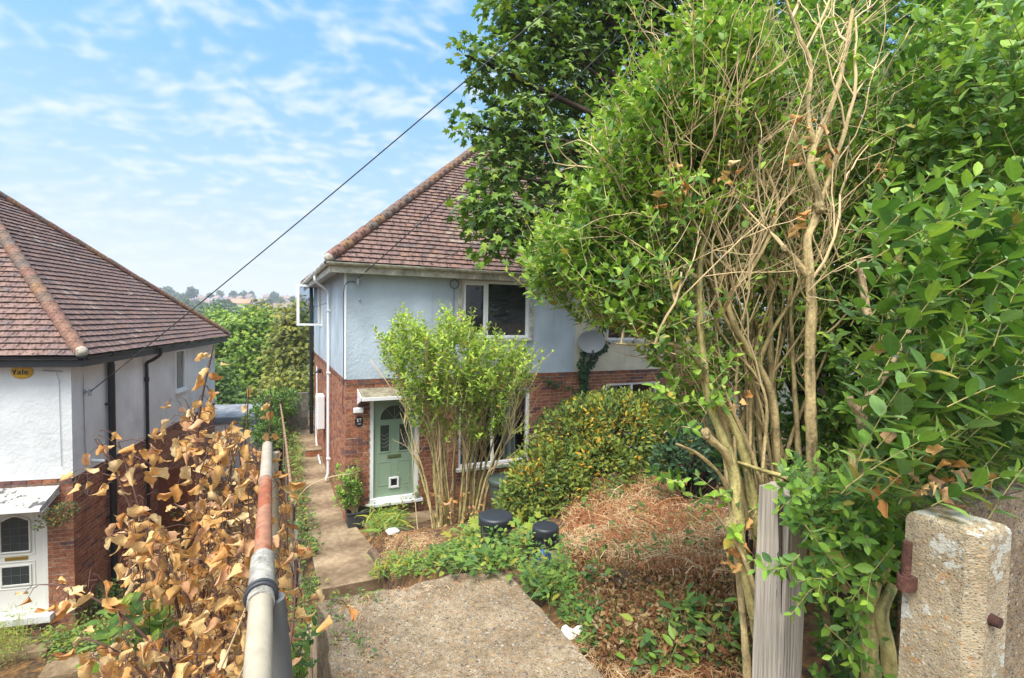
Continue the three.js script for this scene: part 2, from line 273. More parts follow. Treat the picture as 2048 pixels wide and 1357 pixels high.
{
  const axis = (lo, hi, fine, n0, f) => { const l = []; for (let v = fine[0]; v <= fine[1]; v += n0) l.push(v); let s = n0; for (let v = fine[1]; v < hi;) { s *= f; v += s; l.push(Math.min(v, hi)); } s = n0; for (let v = fine[0]; v > lo;) { s *= f; v -= s; l.unshift(Math.max(v, lo)); } return l; };
  const xs = axis(-2500, 2500, [-11, 9], .13, 1.16), zs = axis(-3200, 60, [-20, .5], .13, 1.14);
  const p = [], u = [], c = [], idx = [];
  for (const z of zs) for (const x of xs) {
    const y = ground(x, z); p.push(x, y, z); u.push(x, -z);
    const d = -z, g = sstep(d, 17, 26), n = fbm(x * .5, z * .5, 5, 3); const nn = .5 + n;
    const dirt = [.95 + .4 * n, .80 + .35 * n, .60 + .3 * n], far = [.20 + .08 * nn, .30 + .1 * nn, .13];
    const [a] = toAB(x, z); const lf = sstep(-a, 1.3, 2.4) * .5; for (let k = 0; k < 3; k++) dirt[k] = lerp(dirt[k], [.55, .52, .26][k], lf);
    for (let k = 0; k < 3; k++) c.push(lerp(dirt[k], far[k], g));
  }
  const nx = xs.length; for (let j = 0; j < zs.length - 1; j++) for (let i = 0; i < nx - 1; i++) { const q = j * nx + i; idx.push(q, q + nx, q + 1, q + 1, q + nx, q + nx + 1); }
  const g = new THREE.BufferGeometry(); g.setAttribute('position', new THREE.Float32BufferAttribute(p, 3)); g.setAttribute('uv', new THREE.Float32BufferAttribute(u, 2)); g.setAttribute('color', new THREE.Float32BufferAttribute(c, 3)); g.setIndex(idx);
  g.computeVertexNormals(); const n = g.attributes.normal; let up = 0; for (let k = 0; k < n.count; k++) up += n.getY(k); if (up < 0) { const I = g.index.array; for (let k = 0; k < I.length; k += 3) { const t = I[k]; I[k] = I[k + 1]; I[k + 1] = t; } g.computeVertexNormals(); }
  tag(part('ground', g, M.soil, scene), 'bare brown garden soil falling away to the green valley beyond the houses', 'ground', null, 'structure');
}
// sheet of concrete in the house's frame with rough broken rim
function slabSheet(poly, y0, y1, step, wob, res) {
  const s = new THREE.Shape(); const pts = [];
  for (let i = 0; i < poly.length; i++) { const A = poly[i], B = poly[(i + 1) % poly.length], n = Math.max(1, Math.round(Math.hypot(B[0] - A[0], B[1] - A[1]) / res)); for (let k = 0; k < n; k++) { const t = k / n, x = lerp(A[0], B[0], t), y = lerp(A[1], B[1], t), w = (A[2] ?? 1) * wob; pts.push(new THREE.Vector2(x + w * fbm(x * 9, y * 9, 1, 3), y + w * fbm(x * 9, y * 9, 5, 3))); } }
  s.setFromPoints(pts);
  const g = new THREE.ExtrudeGeometry(s, { depth: y1 - y0 - .016, bevelEnabled: true, bevelThickness: .008, bevelSize: .012, bevelOffset: -.012, bevelSegments: 2 });
  g.rotateX(-Math.PI / 2); g.translate(0, y0 + .008, 0);    // shape x = a, shape y = b
  return boxUV(g);
}
function abGroup(name, y = 0) { const o = new THREE.Group(); o.name = numbered(name); o.position.set(O1.x, y, O1.z); o.rotation.y = -AZ1; scene.add(o); o.updateMatrixWorld(true); return o; }   // local x = a, local -z = b
{
  const o = abGroup('concrete_path'); tag(o, 'worn tan concrete path along the side of the blue house', 'path', null, 'structure');
  const cuts = [[-2.5, -1.32], [-1.31, .9], [.91, 3.1], [3.11, 5.6], [5.61, 8.9]];
  cuts.forEach(([b0, b1], i) => part('path_slab', slabSheet([[-.68 + .05 * (i > 1), b0], [b0 < -.1 ? .30 : -.01, b0, b0 > -.1 ? 0 : 1], [b1 < 0 || i < 1 ? .30 : -.01, b1], [-.68 + .05 * (i > 1), b1]], -.25, i === 0 ? .045 : i === 1 ? .01 : 0, 0, .03, .12), M.path, o));
  const f = part('step_slab', slabSheet([[.30, -.9], [1.9, -.55], [1.7, -.15], [.30, -.2]], -.1, .06, 0, .03, .15), M.path, o);
  const st = abGroup('garden_steps'); tag(st, 'concrete steps dropping from the landing to the path', 'steps', null, 'structure');
  for (let k = 1; k <= 12; k++) part('step', slabSheet([[-1.0, -7.25 + .3 * (k - 1) - .02], [.05, -7.25 + .3 * (k - 1) - .02], [.05, -7.25 + .3 * k], [-1.0, -7.25 + .3 * k]], 2.43 - .195 * k - .4, 2.43 - .195 * k, 0, .012, .1), M.path, st);
  const la = abGroup('concrete_landing'); tag(la, 'pebbly concrete landing slab with a broken edge at the top of the steps', 'slab', null, 'structure');
  part('slab', slabSheet([[-1.02, -11.5, .2], [.12, -11.5, .4], [.07, -7.30, 1.2], [-.2, -7.24, 1.3], [-.62, -7.27, 1.3], [-1.03, -7.22, .8]], 1.9, 2.43, 0, .05, .05), M.pebble, la);
}

// ---------------------------------------------------------------- houses
const BRICK = [[.46, .175, .085], [.52, .215, .105], [.41, .145, .07], [.33, .12, .07], [.55, .25, .13], [.22, .10, .085], [.43, .19, .11]];
const TILE = [[.27, .165, .135], [.30, .185, .15], [.24, .15, .13], [.33, .21, .165], [.21, .145, .13], [.38, .29, .235], [.30, .17, .125]];
const brickMap = rep(T.grain, 1, .5), tileMap = T.tile;
const makeBrick = (c) => std(c, .92, { map: brickMap, bumpMap: T.grainH, bumpScale: .004 });
const makeTile = (c) => std(c, .9, { map: tileMap, bumpMap: T.grainH, bumpScale: .004 });
function rough(g, a) { const p = g.attributes.position, m = new Map(); for (let k = 0; k < p.count; k++) { const key = [p.getX(k), p.getY(k), p.getZ(k)].map((q) => q.toFixed(3)).join(); if (!m.has(key)) m.set(key, [rr(-a, a), rr(-a, a), rr(-a, a)]); const d = m.get(key); p.setXYZ(k, p.getX(k) + d[0], p.getY(k) + d[1], p.getZ(k) + d[2] * .5); } g.computeVertexNormals(); return g; }
function uvShift(g) { const u = g.attributes.uv, a = rnd(), b = rnd(); for (let k = 0; k < u.count; k++) u.setXY(k, u.getX(k) * .9 + a, u.getY(k) * .5 + b); return g; }
reseed(5);
const brickG = [0, 1, 2, 3].map(() => uvShift(rough(new THREE.BoxGeometry(1, .064, .1025), .0022)));
// wall: a = {along:'x'|'z', s:+1/-1 outward, at: plane, from, to (distance from the corner), dir: +1/-1}
function brickItems(spec) {
  const items = [], { axis, out, dir, len, y0, y1, holes = [], odd = 0, tint = null } = spec, q = new THREE.Quaternion(), s = V(1, 1, 1), p = V(0, 0, 0);
  const n = Math.floor((y1 - y0) / .075);
  if (axis === 'z') q.setFromAxisAngle(UP, Math.PI / 2);
  for (let k = 0; k < n; k++) {
    const y = y0 + .0375 + k * .075, own = (k + odd) % 2 === 0;
    let u = own ? 0 : .1125; let first = true; const cuts = holes.filter((h) => y + .02 > h[2] && y - .02 < h[3]);
    while (u < len - .03) {
      let L = Math.min(first && !own ? .215 : .215, len - u); const u0 = u, u1 = u + L; first = false; u = u1 + .010;
      let segs = [[u0, u1]]; for (const h of cuts) segs = segs.flatMap(([a, b]) => b <= h[0] || a >= h[1] ? [[a, b]] : [[a, Math.min(b, h[0])], [Math.max(a, h[1]), b]].filter(([x, y]) => y - x > .03));
      for (const [a, b] of segs) {
        const c = (a + b) / 2 * dir, jit = rr(-.003, .0015);
        p.set(axis === 'x' ? c : out * (-.0513 + jit), y + rr(-.002, .002), axis === 'x' ? out * (-.0513 + jit) : c);
        s.set(b - a, 1, 1); const r = rnd(), ci = r < .3 ? 0 : r < .5 ? 1 : r < .67 ? 2 : r < .78 ? 3 : r < .87 ? 4 : r < .93 ? 5 : 6;
        items.push({ g: brickG[Math.floor(rnd() * 4)], m: new THREE.Matrix4().compose(p, q, s), c: ci, s: b - a });
      }
    }
  }
  return items;
}
// boxes that fill a rectangle round holes; place(u0,y0,u1,y1) makes each box
function fill(u0, y0, u1, y1, holes, place) {
  const us = [...new Set([u0, u1, ...holes.flatMap((h) => [h[0], h[1]])])].filter((u) => u >= u0 && u <= u1).sort((a, b) => a - b), ys = [...new Set([y0, y1, ...holes.flatMap((h) => [h[2], h[3]])])].filter((y) => y >= y0 && y <= y1).sort((a, b) => a - b), out = [];
  for (let i = 0; i < us.length - 1; i++) for (let j = 0; j < ys.length - 1; j++) { const cu = (us[i] + us[i + 1]) / 2, cy = (ys[j] + ys[j + 1]) / 2; if (!holes.some((h) => cu > h[0] && cu < h[1] && cy > h[2] && cy < h[3])) out.push(place(us[i], ys[j], us[i + 1], ys[j + 1])); }
  return merge(out);
}
// window in a wall facing +z at z=0: frame set back, panes, sill
function windowUnit(parent, x0, y0, x1, y1, o = {}) {
  const w = part('window', merge([rbox(x0, y0, -.10, x0 + .055, y1, -.03), rbox(x1 - .055, y0, -.10, x1, y1, -.03), rbox(x0 + .056, y1 - .055, -.10, x1 - .056, y1, -.03), rbox(x0 + .056, y0, -.10, x1 - .056, y0 + .055, -.03)]), o.mat ?? M.upvc, parent);
  const f = o.split ?? []; const xs = [x0 + .055, ...f, x1 - .055];
  for (const m of f) part('mullion', rbox(m - .03, y0 + .056, -.098, m + .03, y1 - .056, -.032), o.mat ?? M.upvc, w);
  for (let i = 0; i < xs.length - 1; i++) {
    const a = xs[i] + (i ? .031 : .001), b = xs[i + 1] - (i < xs.length - 2 ? .031 : .001);
    if (o.sash?.includes(i)) part('sash', merge([rbox(a, y0 + .056, -.06, a + .045, y1 - .056, -.015), rbox(b - .045, y0 + .056, -.06, b, y1 - .056, -.015), rbox(a + .046, y1 - .101, -.06, b - .046, y1 - .056, -.015), rbox(a + .046, y0 + .056, -.06, b - .046, y0 + .101, -.015)]), M.upvc, w);
    const g = new THREE.PlaneGeometry(b - a, y1 - y0 - .112); g.translate((a + b) / 2, (y0 + y1) / 2, -.066); part('pane', g, M.glass, w);
  }
  if (o.sill) part('sill', rbox(x0 - .05, y0 - .075, -.10, x1 + .05, y0 - .001, .07, .012), o.sillMat ?? M.whitePaint, w);
  part('dark_board', merge([box(x0 - .2, y0 - .2, -1.6, x1 + .2, y1 + .2, -1.58)]), M.dark, w);  // near-black board added behind the panes, standing in for the unlit room
  if (o.blind) { const l = []; for (let y = y0 + .08; y < y1 - .06; y += .028) { const g = new THREE.BoxGeometry(o.blind[1] - o.blind[0], .0015, .024); g.rotateX(.75); g.translate((o.blind[0] + o.blind[1]) / 2, y, -.16); l.push(g); } const b = part('blind', merge(l), std([.055, .06, .06], .6), w); b.userData.kind = 'stuff'; }
  if (o.curtain) for (const [a, b] of o.curtain) { const g = new THREE.PlaneGeometry(b - a, y1 - y0, 24, 1), p = g.attributes.position; for (let k = 0; k < p.count; k++) p.setZ(k, .03 * Math.sin(p.getX(k) * 42) - .25); g.translate((a + b) / 2, (y0 + y1) / 2, 0); g.computeVertexNormals(); part('curtain', g, std(o.curtainCol ?? [.22, .24, .22], .9, { side: THREE.DoubleSide }), w); }
  return w;
}
reseed(77);
const tileG = [0, 1, 2, 3].map(() => { const g = new THREE.BoxGeometry(.187, .20, .011, 2, 1, 1); const p = g.attributes.position; for (let k = 0; k < p.count; k++) { const x = p.getX(k), y = p.getY(k); p.setZ(k, p.getZ(k) + .004 * (1 - (x / .093) ** 2) + rr(-.0012, .0012)); if (y < 0) p.setY(k, y + rr(-.003, .003)); } g.computeVertexNormals(); return uvShift(g); });
// tiles on a roof face: o = a point of the eave, uDir along it, vDir up the slope, lo/hi(v) its limits along u
function tileItems(o, uDir, vDir, nDir, vMax, lo, hi, w = 1) {
  const items = [], gauge = .152, tw = .19, m = new THREE.Matrix4(), q = new THREE.Quaternion(), tilt = new THREE.Quaternion(), p = V(0, 0, 0), s = V(1, 1, 1);
  q.setFromRotationMatrix(m.makeBasis(uDir, vDir, nDir));
  for (let k = 0; k * gauge < vMax - .02; k++) {
    const v = k * gauge + .06, a = lo(v), b = hi(v); let u = Math.floor(a / tw) * tw + (k % 2) * tw / 2 - tw;
    for (; u < b; u += tw) {
      let u0 = Math.max(u, a), u1 = Math.min(u + tw - .003, b); if (u1 - u0 < .04) continue;
      const sag = .030 * fbm(u * .6, v * .6, w * 5, 2), slip = rnd() < .03 ? rr(-.03, .01) : rr(-.004, .004);
      p.copy(o).addScaledVector(uDir, (u0 + u1) / 2).addScaledVector(vDir, v + slip).addScaledVector(nDir, .028 + sag + rr(-.001, .002));
      s.set((u1 - u0) / .187, 1, 1);
      const qq = q.clone().multiply(tilt.setFromEuler(new THREE.Euler(-.185 + rr(-.012, .012), 0, rr(-.012, .012))));
      const f = fbm(u * .5, v * .7, w * 3, 3), r = rnd() * .8 + .1 + f * 1.1; const c = r < .22 ? 0 : r < .42 ? 1 : r < .58 ? 2 : r < .72 ? 6 : r < .84 ? 4 : r < .94 ? 3 : 5;
      items.push({ g: tileG[Math.floor(rnd() * 4)], m: new THREE.Matrix4().compose(p, qq, s), c, s: .19, w: 1 });
    }
  }
  return items;
}
const hipG = [0, 1, 2].map(() => { const g = new THREE.CylinderGeometry(.102, .120, .36, 14, 2); g.rotateX(Math.PI / 2); const p = g.attributes.position; for (let k = 0; k < p.count; k++) p.setXYZ(k, p.getX(k) * (1 + rr(-.015, .015)), p.getY(k) * .92, p.getZ(k)); g.computeVertexNormals(); return g; });
const HIP = [[.31, .165, .11], [.27, .16, .115], [.24, .155, .11], [.34, .19, .10], [.21, .155, .125], [.29, .145, .105]];
const hipMats = HIP.map((c) => std(c, .92, { map: rep(T.tile, 2, 1), bumpMap: rep(T.grainH, 3), bumpScale: .006 }));
function hipTiles(parent, p0, p1, lift) {   // from eave to apex
  const d = V(0, 0, 0).subVectors(p1, p0), L = d.length(), n = Math.round(L / .31); d.normalize();
  const q = new THREE.Quaternion().setFromRotationMatrix(new THREE.Matrix4().lookAt(V(0, 0, 0), d, UP));
  for (let k = 0; k < n; k++) { const m = shadow(new THREE.Mesh(hipG[k % 3], hipMats[Math.floor(rnd() * 6)])); m.name = 'hip_tile'; m.position.copy(p0).addScaledVector(d, (k + .5) * L / n); m.position.y += lift + rr(-.006, .006); m.quaternion.copy(q); m.rotateX(-.035); parent.add(m); }
  const caps = new THREE.SphereGeometry(.105, 10, 6); const c = shadow(new THREE.Mesh(caps, M.mortar)); c.name = 'mortar_plug'; c.position.copy(p0).addScaledVector(d, .0); c.position.y += lift; parent.add(c);
}
const quad = (a, b, c, d) => { const g = new THREE.BufferGeometry(); const p = d ? [a, b, c, a, c, d] : [a, b, c]; g.setAttribute('position', new THREE.Float32BufferAttribute(p.flatMap((q) => [q.x, q.y, q.z]), 3)); g.setAttribute('uv', new THREE.Float32BufferAttribute(p.flatMap((q) => [q.x, q.y]), 2)); g.computeVertexNormals(); return g; };
const LEN = 10.26, DEP = 8.2, EAVE = 5.0, APEX = 8.9, RUN = 4.1, OV = .32;
// hipped roof over x in [x0,x1], z in [-DEP,0]; m mirrors nothing: faces front (+z), end sides (x0/x1), back
function hipRoof(house, x0, x1, tiledSide, matTag) {
  const roof = part('roof', merge([
    quad(V(x0 - OV, EAVE, OV), V(x1 + OV, EAVE, OV), V(x1 - RUN, APEX, -DEP / 2), V(x0 + RUN, APEX, -DEP / 2)),
    quad(V(x1 + OV, EAVE, -DEP - OV), V(x0 - OV, EAVE, -DEP - OV), V(x0 + RUN, APEX, -DEP / 2), V(x1 - RUN, APEX, -DEP / 2)),
    quad(V(x0 - OV, EAVE, -DEP - OV), V(x0 - OV, EAVE, OV), V(x0 + RUN, APEX, -DEP / 2)), quad(V(x1 + OV, EAVE, OV), V(x1 + OV, EAVE, -DEP - OV), V(x1 - RUN, APEX, -DEP / 2))]), std([.035, .025, .022], .95, { side: THREE.DoubleSide }), house);
  const rise = APEX - EAVE, items = [], w = x1 - x0;
  { // front
    const vd = V(0, rise, -(RUN + OV)).normalize(), L = Math.hypot(rise, RUN + OV), nd = V(1, 0, 0).cross(vd).normalize(), k = (RUN + OV) / L;
    items.push(...tileItems(V(x0 - OV, EAVE, OV), V(1, 0, 0), vd, nd, L, (v) => v * k, (v) => w + 2 * OV - v * k, 1));
  }
  for (const sd of tiledSide) { // end face
    const left = sd < 0, vd = V(left ? RUN + OV : -(RUN + OV), rise, 0).normalize(), L = Math.hypot(rise, RUN + OV), ud = V(0, 0, left ? 1 : -1), nd = ud.clone().cross(vd).normalize(), k = (DEP / 2 + OV) / L;
    items.push(...tileItems(V(left ? x0 - OV : x1 + OV, EAVE, left ? -DEP - OV : OV), ud, vd, nd, L, (v) => v * k, (v) => DEP + 2 * OV - v * k, 2));
  }
  pieces(roof, 'tile', items, { palette: TILE, make: makeTile });
  const ap = [V(x0 + RUN, APEX, -DEP / 2), V(x1 - RUN, APEX, -DEP / 2)];
  hipTiles(roof, V(x0 - OV, EAVE + .02, OV), ap[0], .045); hipTiles(roof, V(x1 + OV, EAVE + .02, OV), ap[1], .045);
  hipTiles(roof, V(x0 - OV, EAVE + .02, -DEP - OV), ap[0], .045); hipTiles(roof, V(x1 + OV, EAVE + .02, -DEP - OV), ap[1], .045); hipTiles(roof, ap[0], ap[1], .045);
  return roof;
}
function gutterRun(parent, p0, p1, mat, r = .057, brackets = true) {   // open half-round gutter
  const d = V(0, 0, 0).subVectors(p1, p0), L = d.length(); d.normalize();
  const g = new THREE.CylinderGeometry(r, r, L, 12, 1, true, Math.PI / 2, Math.PI), g2 = new THREE.CylinderGeometry(r - .004, r - .004, L, 12, 1, true, Math.PI / 2, Math.PI);
  const q = new THREE.Quaternion().setFromUnitVectors(V(0, 1, 0), d); const e = part('gutter', new THREE.BufferGeometry(), mat, parent);
  // half pipe drawn by hand, opening upwards
  const acc = new Acc(), side = V(0, 0, 0).crossVectors(d, UP).normalize();
  const ring = (rad, flip) => { const o = acc.p.length / 3; for (let i = 0; i < 2; i++) for (let k = 0; k <= 10; k++) { const a = Math.PI + Math.PI * k / 10, c = Math.cos(a), s = Math.sin(a), b = i ? p1 : p0; acc.p.push(b.x + side.x * c * rad, b.y + s * rad, b.z + side.z * c * rad); const f = flip ? -1 : 1; acc.n.push(side.x * c * f, s * f, side.z * c * f); acc.u.push(k * .02, i * L); } for (let k = 0; k < 10; k++) { const a = o + k; acc.i.push(a, a + 11, a + 1, a + 1, a + 11, a + 12); } };
  ring(r, false); ring(r - .005, true); e.geometry = acc.geo();
  const m2 = mat.clone(); m2.side = THREE.DoubleSide; e.material = m2;
  if (brackets) { const n = Math.max(2, Math.round(L / .95)), gg = new THREE.TorusGeometry(r + .004, .008, 5, 10, Math.PI); gg.rotateZ(Math.PI); for (let k = 0; k <= n; k++) { const b = part('gutter_bracket', gg, mat, parent); b.position.copy(p0).addScaledVector(d, clamp(k / n * L, .05, L - .05)); b.quaternion.setFromRotationMatrix(new THREE.Matrix4().makeBasis(side, UP, d)); } }
  return e;
}
const fonts = { b: await new FontLoader().loadAsync('fonts/droid/droid_sans_bold.typeface.json'), s: await new FontLoader().loadAsync('fonts/droid/droid_serif_bold.typeface.json') };
function lettering(parent, str, size, mat, at, font = 'b', depth = .003, turn = 0) { const g = new TextGeometry(str, { font: fonts[font], size, depth, curveSegments: 4, bevelEnabled: false }); g.computeBoundingBox(); const b = g.boundingBox; g.translate(-(b.min.x + b.max.x) / 2, -(b.min.y + b.max.y) / 2, 0); const m = part('lettering', g, mat, parent); m.position.set(...at); m.rotation.y = turn; return m; }

const surf = (x, z) => { const [a, b] = toAB(x, z); return a > -1.0 && a < .06 && b < -7.27 ? 2.432 : ground(x, z); };
const onGround = (u, v) => { // where a line of sight meets the ground
  const o = camera.position, q = P(u, v, 1).sub(o); let d = 1; for (; d < 40; d += .05) { const p = o.clone().addScaledVector(q, d); if (p.y < Math.max(surf(p.x, p.z), -9)) return p; } return o.clone().addScaledVector(q, 12); };
// ---- the blue and cream pair, number 17 at its near end
const BAND = 2.78, SOF = 4.92;
{
  reseed(101);
  const h = thing('semi_detached_house', 'semi-detached brick house with pale blue render, cream neighbour half and sage green front door', 'house', O1, -AZ1);
  const fw = [[.46, 1.44, .30, 2.45], [2.30, 3.98, .80, 2.46], [6.05, 7.65, .80, 2.46]], uw = [[2.33, 3.93, 3.58, 4.80], [6.05, 7.60, 3.52, 4.78]], swL = [[5.2, 5.95, .95, 2.1]], swU = [[4.95, 5.65, 3.68, 4.86]];
  const core = part('brick_wall', merge([fill(.0062, -.4, LEN, BAND, fw, (a, b, c, d) => box(a, b, -.26, c, d, -.0062)), fill(.2605, -.4, DEP, BAND, [], (a, b, c, d) => box(.0062, b, -c, .26, d, -a)), box(.27, -.4, -DEP, LEN, BAND, -DEP + .25), box(LEN - .25, -.4, -DEP + .251, LEN, BAND, -.261)]), M.mortar, h);
  part('rear_wall', merge([box(.21, BAND, -DEP, LEN, SOF, -DEP + .2), box(LEN - .2, BAND, -DEP + .201, LEN, SOF, -.201)]), M.creamRender, h);
  pieces(core, 'brick', [...brickItems({ axis: 'x', out: 1, dir: 1, len: LEN, y0: -.32, y1: 2.695, holes: fw }), ...brickItems({ axis: 'z', out: -1, dir: -1, len: DEP, y0: -.32, y1: 2.695, odd: 1 })], { palette: BRICK, make: makeBrick });
  // brick-on-edge band under the render, proud of the wall
  const band = part('brick_band', merge([box(.03, BAND - .10, -.08, LEN, BAND - .002, -.02)]), M.mortar, h); const bi = [];
  for (let u = 0; u < LEN; u += .225) bi.push({ g: brickG[Math.floor(rnd() * 4)], m: new THREE.Matrix4().compose(V(u + .1125, BAND - .045, -.032), new THREE.Quaternion(), V(.215, 1.15, 1)), c: [5, 3, 2, 5][Math.floor(rnd() * 4)], s: .2 });
  for (let u = .12; u < DEP; u += .225) bi.push({ g: brickG[Math.floor(rnd() * 4)], m: new THREE.Matrix4().compose(V(.032, BAND - .045, -u - .1125), new THREE.Quaternion().setFromAxisAngle(UP, Math.PI / 2), V(.215, 1.15, 1)), c: [5, 3, 2][Math.floor(rnd() * 3)], s: .2 });
  pieces(band, 'brick', bi, { palette: BRICK, make: makeBrick, max: 60 });
  const PARTY = 5.13;
  tag(part('render_wall', merge([fill(-.014, BAND, PARTY, SOF, [uw[0]], (a, b, c, d) => box(a, b, -.20, c, d, .016)), fill(.2005, BAND + .001, DEP, SOF, swU, (a, b, c, d) => box(-.014, b, -c, .2, d, -a))]), M.blueRender, h), 'pale blue painted render');
  tag(part('render_wall', merge([fill(PARTY + .001, BAND, LEN, SOF, [uw[1]], (a, b, c, d) => box(a, b, -.20, c, d, .018))]), M.creamRender, h), 'cream painted render of the neighbour half');
  part('corner_bead', rbox(-.026, BAND + .01, -.02, .012, SOF - .01, .026, .008), M.upvc, h);
  // eaves
  const fas = part('fascia', merge([rbox(-OV - .002, 4.80, OV - .045, LEN + OV, 4.985, OV - .02), rbox(-OV, 4.80, -DEP - OV, -OV + .025, 4.985, OV - .046)]), M.cream, h);
  part('soffit', merge([box(-OV + .026, 4.90, -.002, LEN + OV, 4.915, OV - .046), box(-OV + .026, 4.90, -DEP - OV, -.016, 4.915, -.003)]), M.whitePaint, h);
  const ba = []; for (let z = -DEP; z < .2; z += .42) ba.push(box(-OV - .03, 4.93, z, -OV + .3, 4.965, z + .06)); part('rafter_foot', merge(ba), M.whitePaint, h);
  gutterRun(h, V(-OV - .06, 4.985, OV + .04), V(LEN + OV, 4.985, OV + .04), M.cream); gutterRun(h, V(-OV - .065, 4.985, OV + .09), V(-OV - .065, 4.985, -DEP - OV), M.upvc);
  hipRoof(h, 0, LEN, [-1]);
  part('ceiling', box(.05, 4.921, -DEP + .05, LEN - .05, 4.96, -.05), M.dark, h);
  // chimney on the ridge over the party wall
  const ch = part('chimney', box(4.72, 8.2, -4.45, 5.58, 9.55, -3.75), M.mortar, h); const ci = [];
  for (let k = 0; k < 17; k++) for (const [ax, x, z, w] of [['x', 4.72, -3.75, .86], ['z', 4.72, -4.45, .70]]) for (let u = (k % 2 ? .05 : .16); u < w - .05; u += .225) { const L = Math.min(.215, w - u); ci.push({ g: brickG[k % 4], m: new THREE.Matrix4().compose(ax === 'x' ? V(x + u + L / 2, 8.27 + k * .075, z - .042) : V(x + .042, 8.27 + k * .075, z + u + L / 2), new THREE.Quaternion().setFromAxisAngle(UP, ax === 'x' ? 0 : Math.PI / 2), V(L, 1, 1)), c: Math.floor(rnd() * 7), s: L }); }
  pieces(ch, 'brick', ci, { palette: BRICK, make: makeBrick, max: 80 });
  part('chimney_cap', rbox(4.66, 9.55, -4.51, 5.64, 9.66, -3.69, .02), M.lead, ch);
  for (const [x, z] of [[4.95, -4.1], [5.35, -4.1]]) { const g = new THREE.CylinderGeometry(.10, .13, .4, 14); const p = part('chimney_pot', g, hipMats[0], ch); p.position.set(x, 9.85, z); }
  // windows
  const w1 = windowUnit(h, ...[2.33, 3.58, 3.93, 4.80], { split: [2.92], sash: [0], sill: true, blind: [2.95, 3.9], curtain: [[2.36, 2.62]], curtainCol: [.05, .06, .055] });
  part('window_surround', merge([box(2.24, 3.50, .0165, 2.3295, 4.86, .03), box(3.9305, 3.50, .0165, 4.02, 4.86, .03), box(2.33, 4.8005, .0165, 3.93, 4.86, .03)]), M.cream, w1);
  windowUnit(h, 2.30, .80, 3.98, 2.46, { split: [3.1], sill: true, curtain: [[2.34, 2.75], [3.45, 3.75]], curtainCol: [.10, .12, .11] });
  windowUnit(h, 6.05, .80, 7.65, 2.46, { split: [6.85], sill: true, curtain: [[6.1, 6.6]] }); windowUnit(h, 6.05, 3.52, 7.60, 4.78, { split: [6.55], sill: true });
  // side casement, standing open
  const side = part('window', merge([rbox(-.03, 3.68, -5.65, .06, 3.74, -4.95), rbox(-.03, 4.80, -5.65, .06, 4.86, -4.95), rbox(-.03, 3.741, -5.65, .06, 4.799, -5.59), rbox(-.03, 3.741, -5.01, .06, 4.799, -4.95)]), M.upvc, h);
  part('dark_board', box(1.4, 3.5, -6, 1.42, 5, -4.6), M.dark, side);  // dark board in place of the unlit room behind the casement
  const cz = -5.62, cw = .62, cs = part('casement', merge([rbox(-.03 - cw, 3.69, cz, -.03, 3.75, cz + .045), rbox(-.03 - cw, 4.80, cz, -.03, 4.86, cz + .045), rbox(-.03 - cw, 3.751, cz, -cw + .045, 4.799, cz + .045), rbox(-.09, 3.751, cz, -.03, 4.799, cz + .045)]), M.upvc, side);
  { const g = new THREE.PlaneGeometry(cw - .12, 1.05); g.translate(-.03 - cw / 2, 4.275, cz + .022); part('pane', g, new THREE.MeshPhysicalMaterial({ color: new THREE.Color().setRGB(.50, .60, .68), roughness: .04, transmission: 1, thickness: 0, ior: 1.7 }), cs); }
  const gd = part('back_door', rbox(.03, .0, -7.2, .05, 2.05, -6.4), M.white, h);
  // front door with frame, glass, letter flap, cat flap
  const fr = part('door_frame', merge([rbox(.462, .38, -.12, .535, 2.448, -.012), rbox(1.365, .38, -.12, 1.438, 2.448, -.012), rbox(.536, 2.375, -.12, 1.364, 2.448, -.012), rbox(.462, .302, -.12, 1.438, .379, .02)]), M.upvc, h);
  part('door_sill', rbox(.38, .235, -.1, 1.52, .299, .10, .014), M.white, fr);
  const dx0 = .538, dx1 = 1.362, dz = -.055, door = part('door', rbox(dx0, .382, dz - .045, dx1, 2.373, dz, .004), M.green, h);
  const cx = (dx0 + dx1) / 2;
  const mould = (x0, y0, x1, y1, t = .022, pr = .012) => merge([rbox(x0 - t, y0 - t, dz + .0005, x0, y1 + t, dz + pr), rbox(x1, y0 - t, dz + .0005, x1 + t, y1 + t, dz + pr), rbox(x0 + .0005, y1, dz + .0005, x1 - .0005, y1 + t, dz + pr), rbox(x0 + .0005, y0 - t, dz + .0005, x1 - .0005, y0, dz + pr)]);
  for (const s of [-1, 1]) {
    const gx0 = cx + s * .19 - .085, gx1 = cx + s * .19 + .085;
    const gl = part('door_glass', box(gx0, 1.30, dz + .001, gx1, 1.83, dz + .005), std([.045, .06, .045], .08), door);
    part('glazing_bead', mould(gx0, 1.30, gx1, 1.83, .028), M.green, gl);
    const cm = []; for (let k = 0; k < 4; k++) cm.push(pipe([V(gx0 + .012, 1.38 + k * .085 - s * .02, dz + .008), V((gx0 + gx1) / 2, 1.39 + k * .075, dz + .008), V(gx1 - .012, 1.47 + k * .075 + s * .03, dz + .008)], .004, 5, 8)); part('lead_line', merge(cm), M.leadCame, gl);
    const pn = part('door_panel', mould(cx + s * .19 - .115, .62, cx + s * .19 + .115, 1.08, .014, .007), M.green, door);
  }
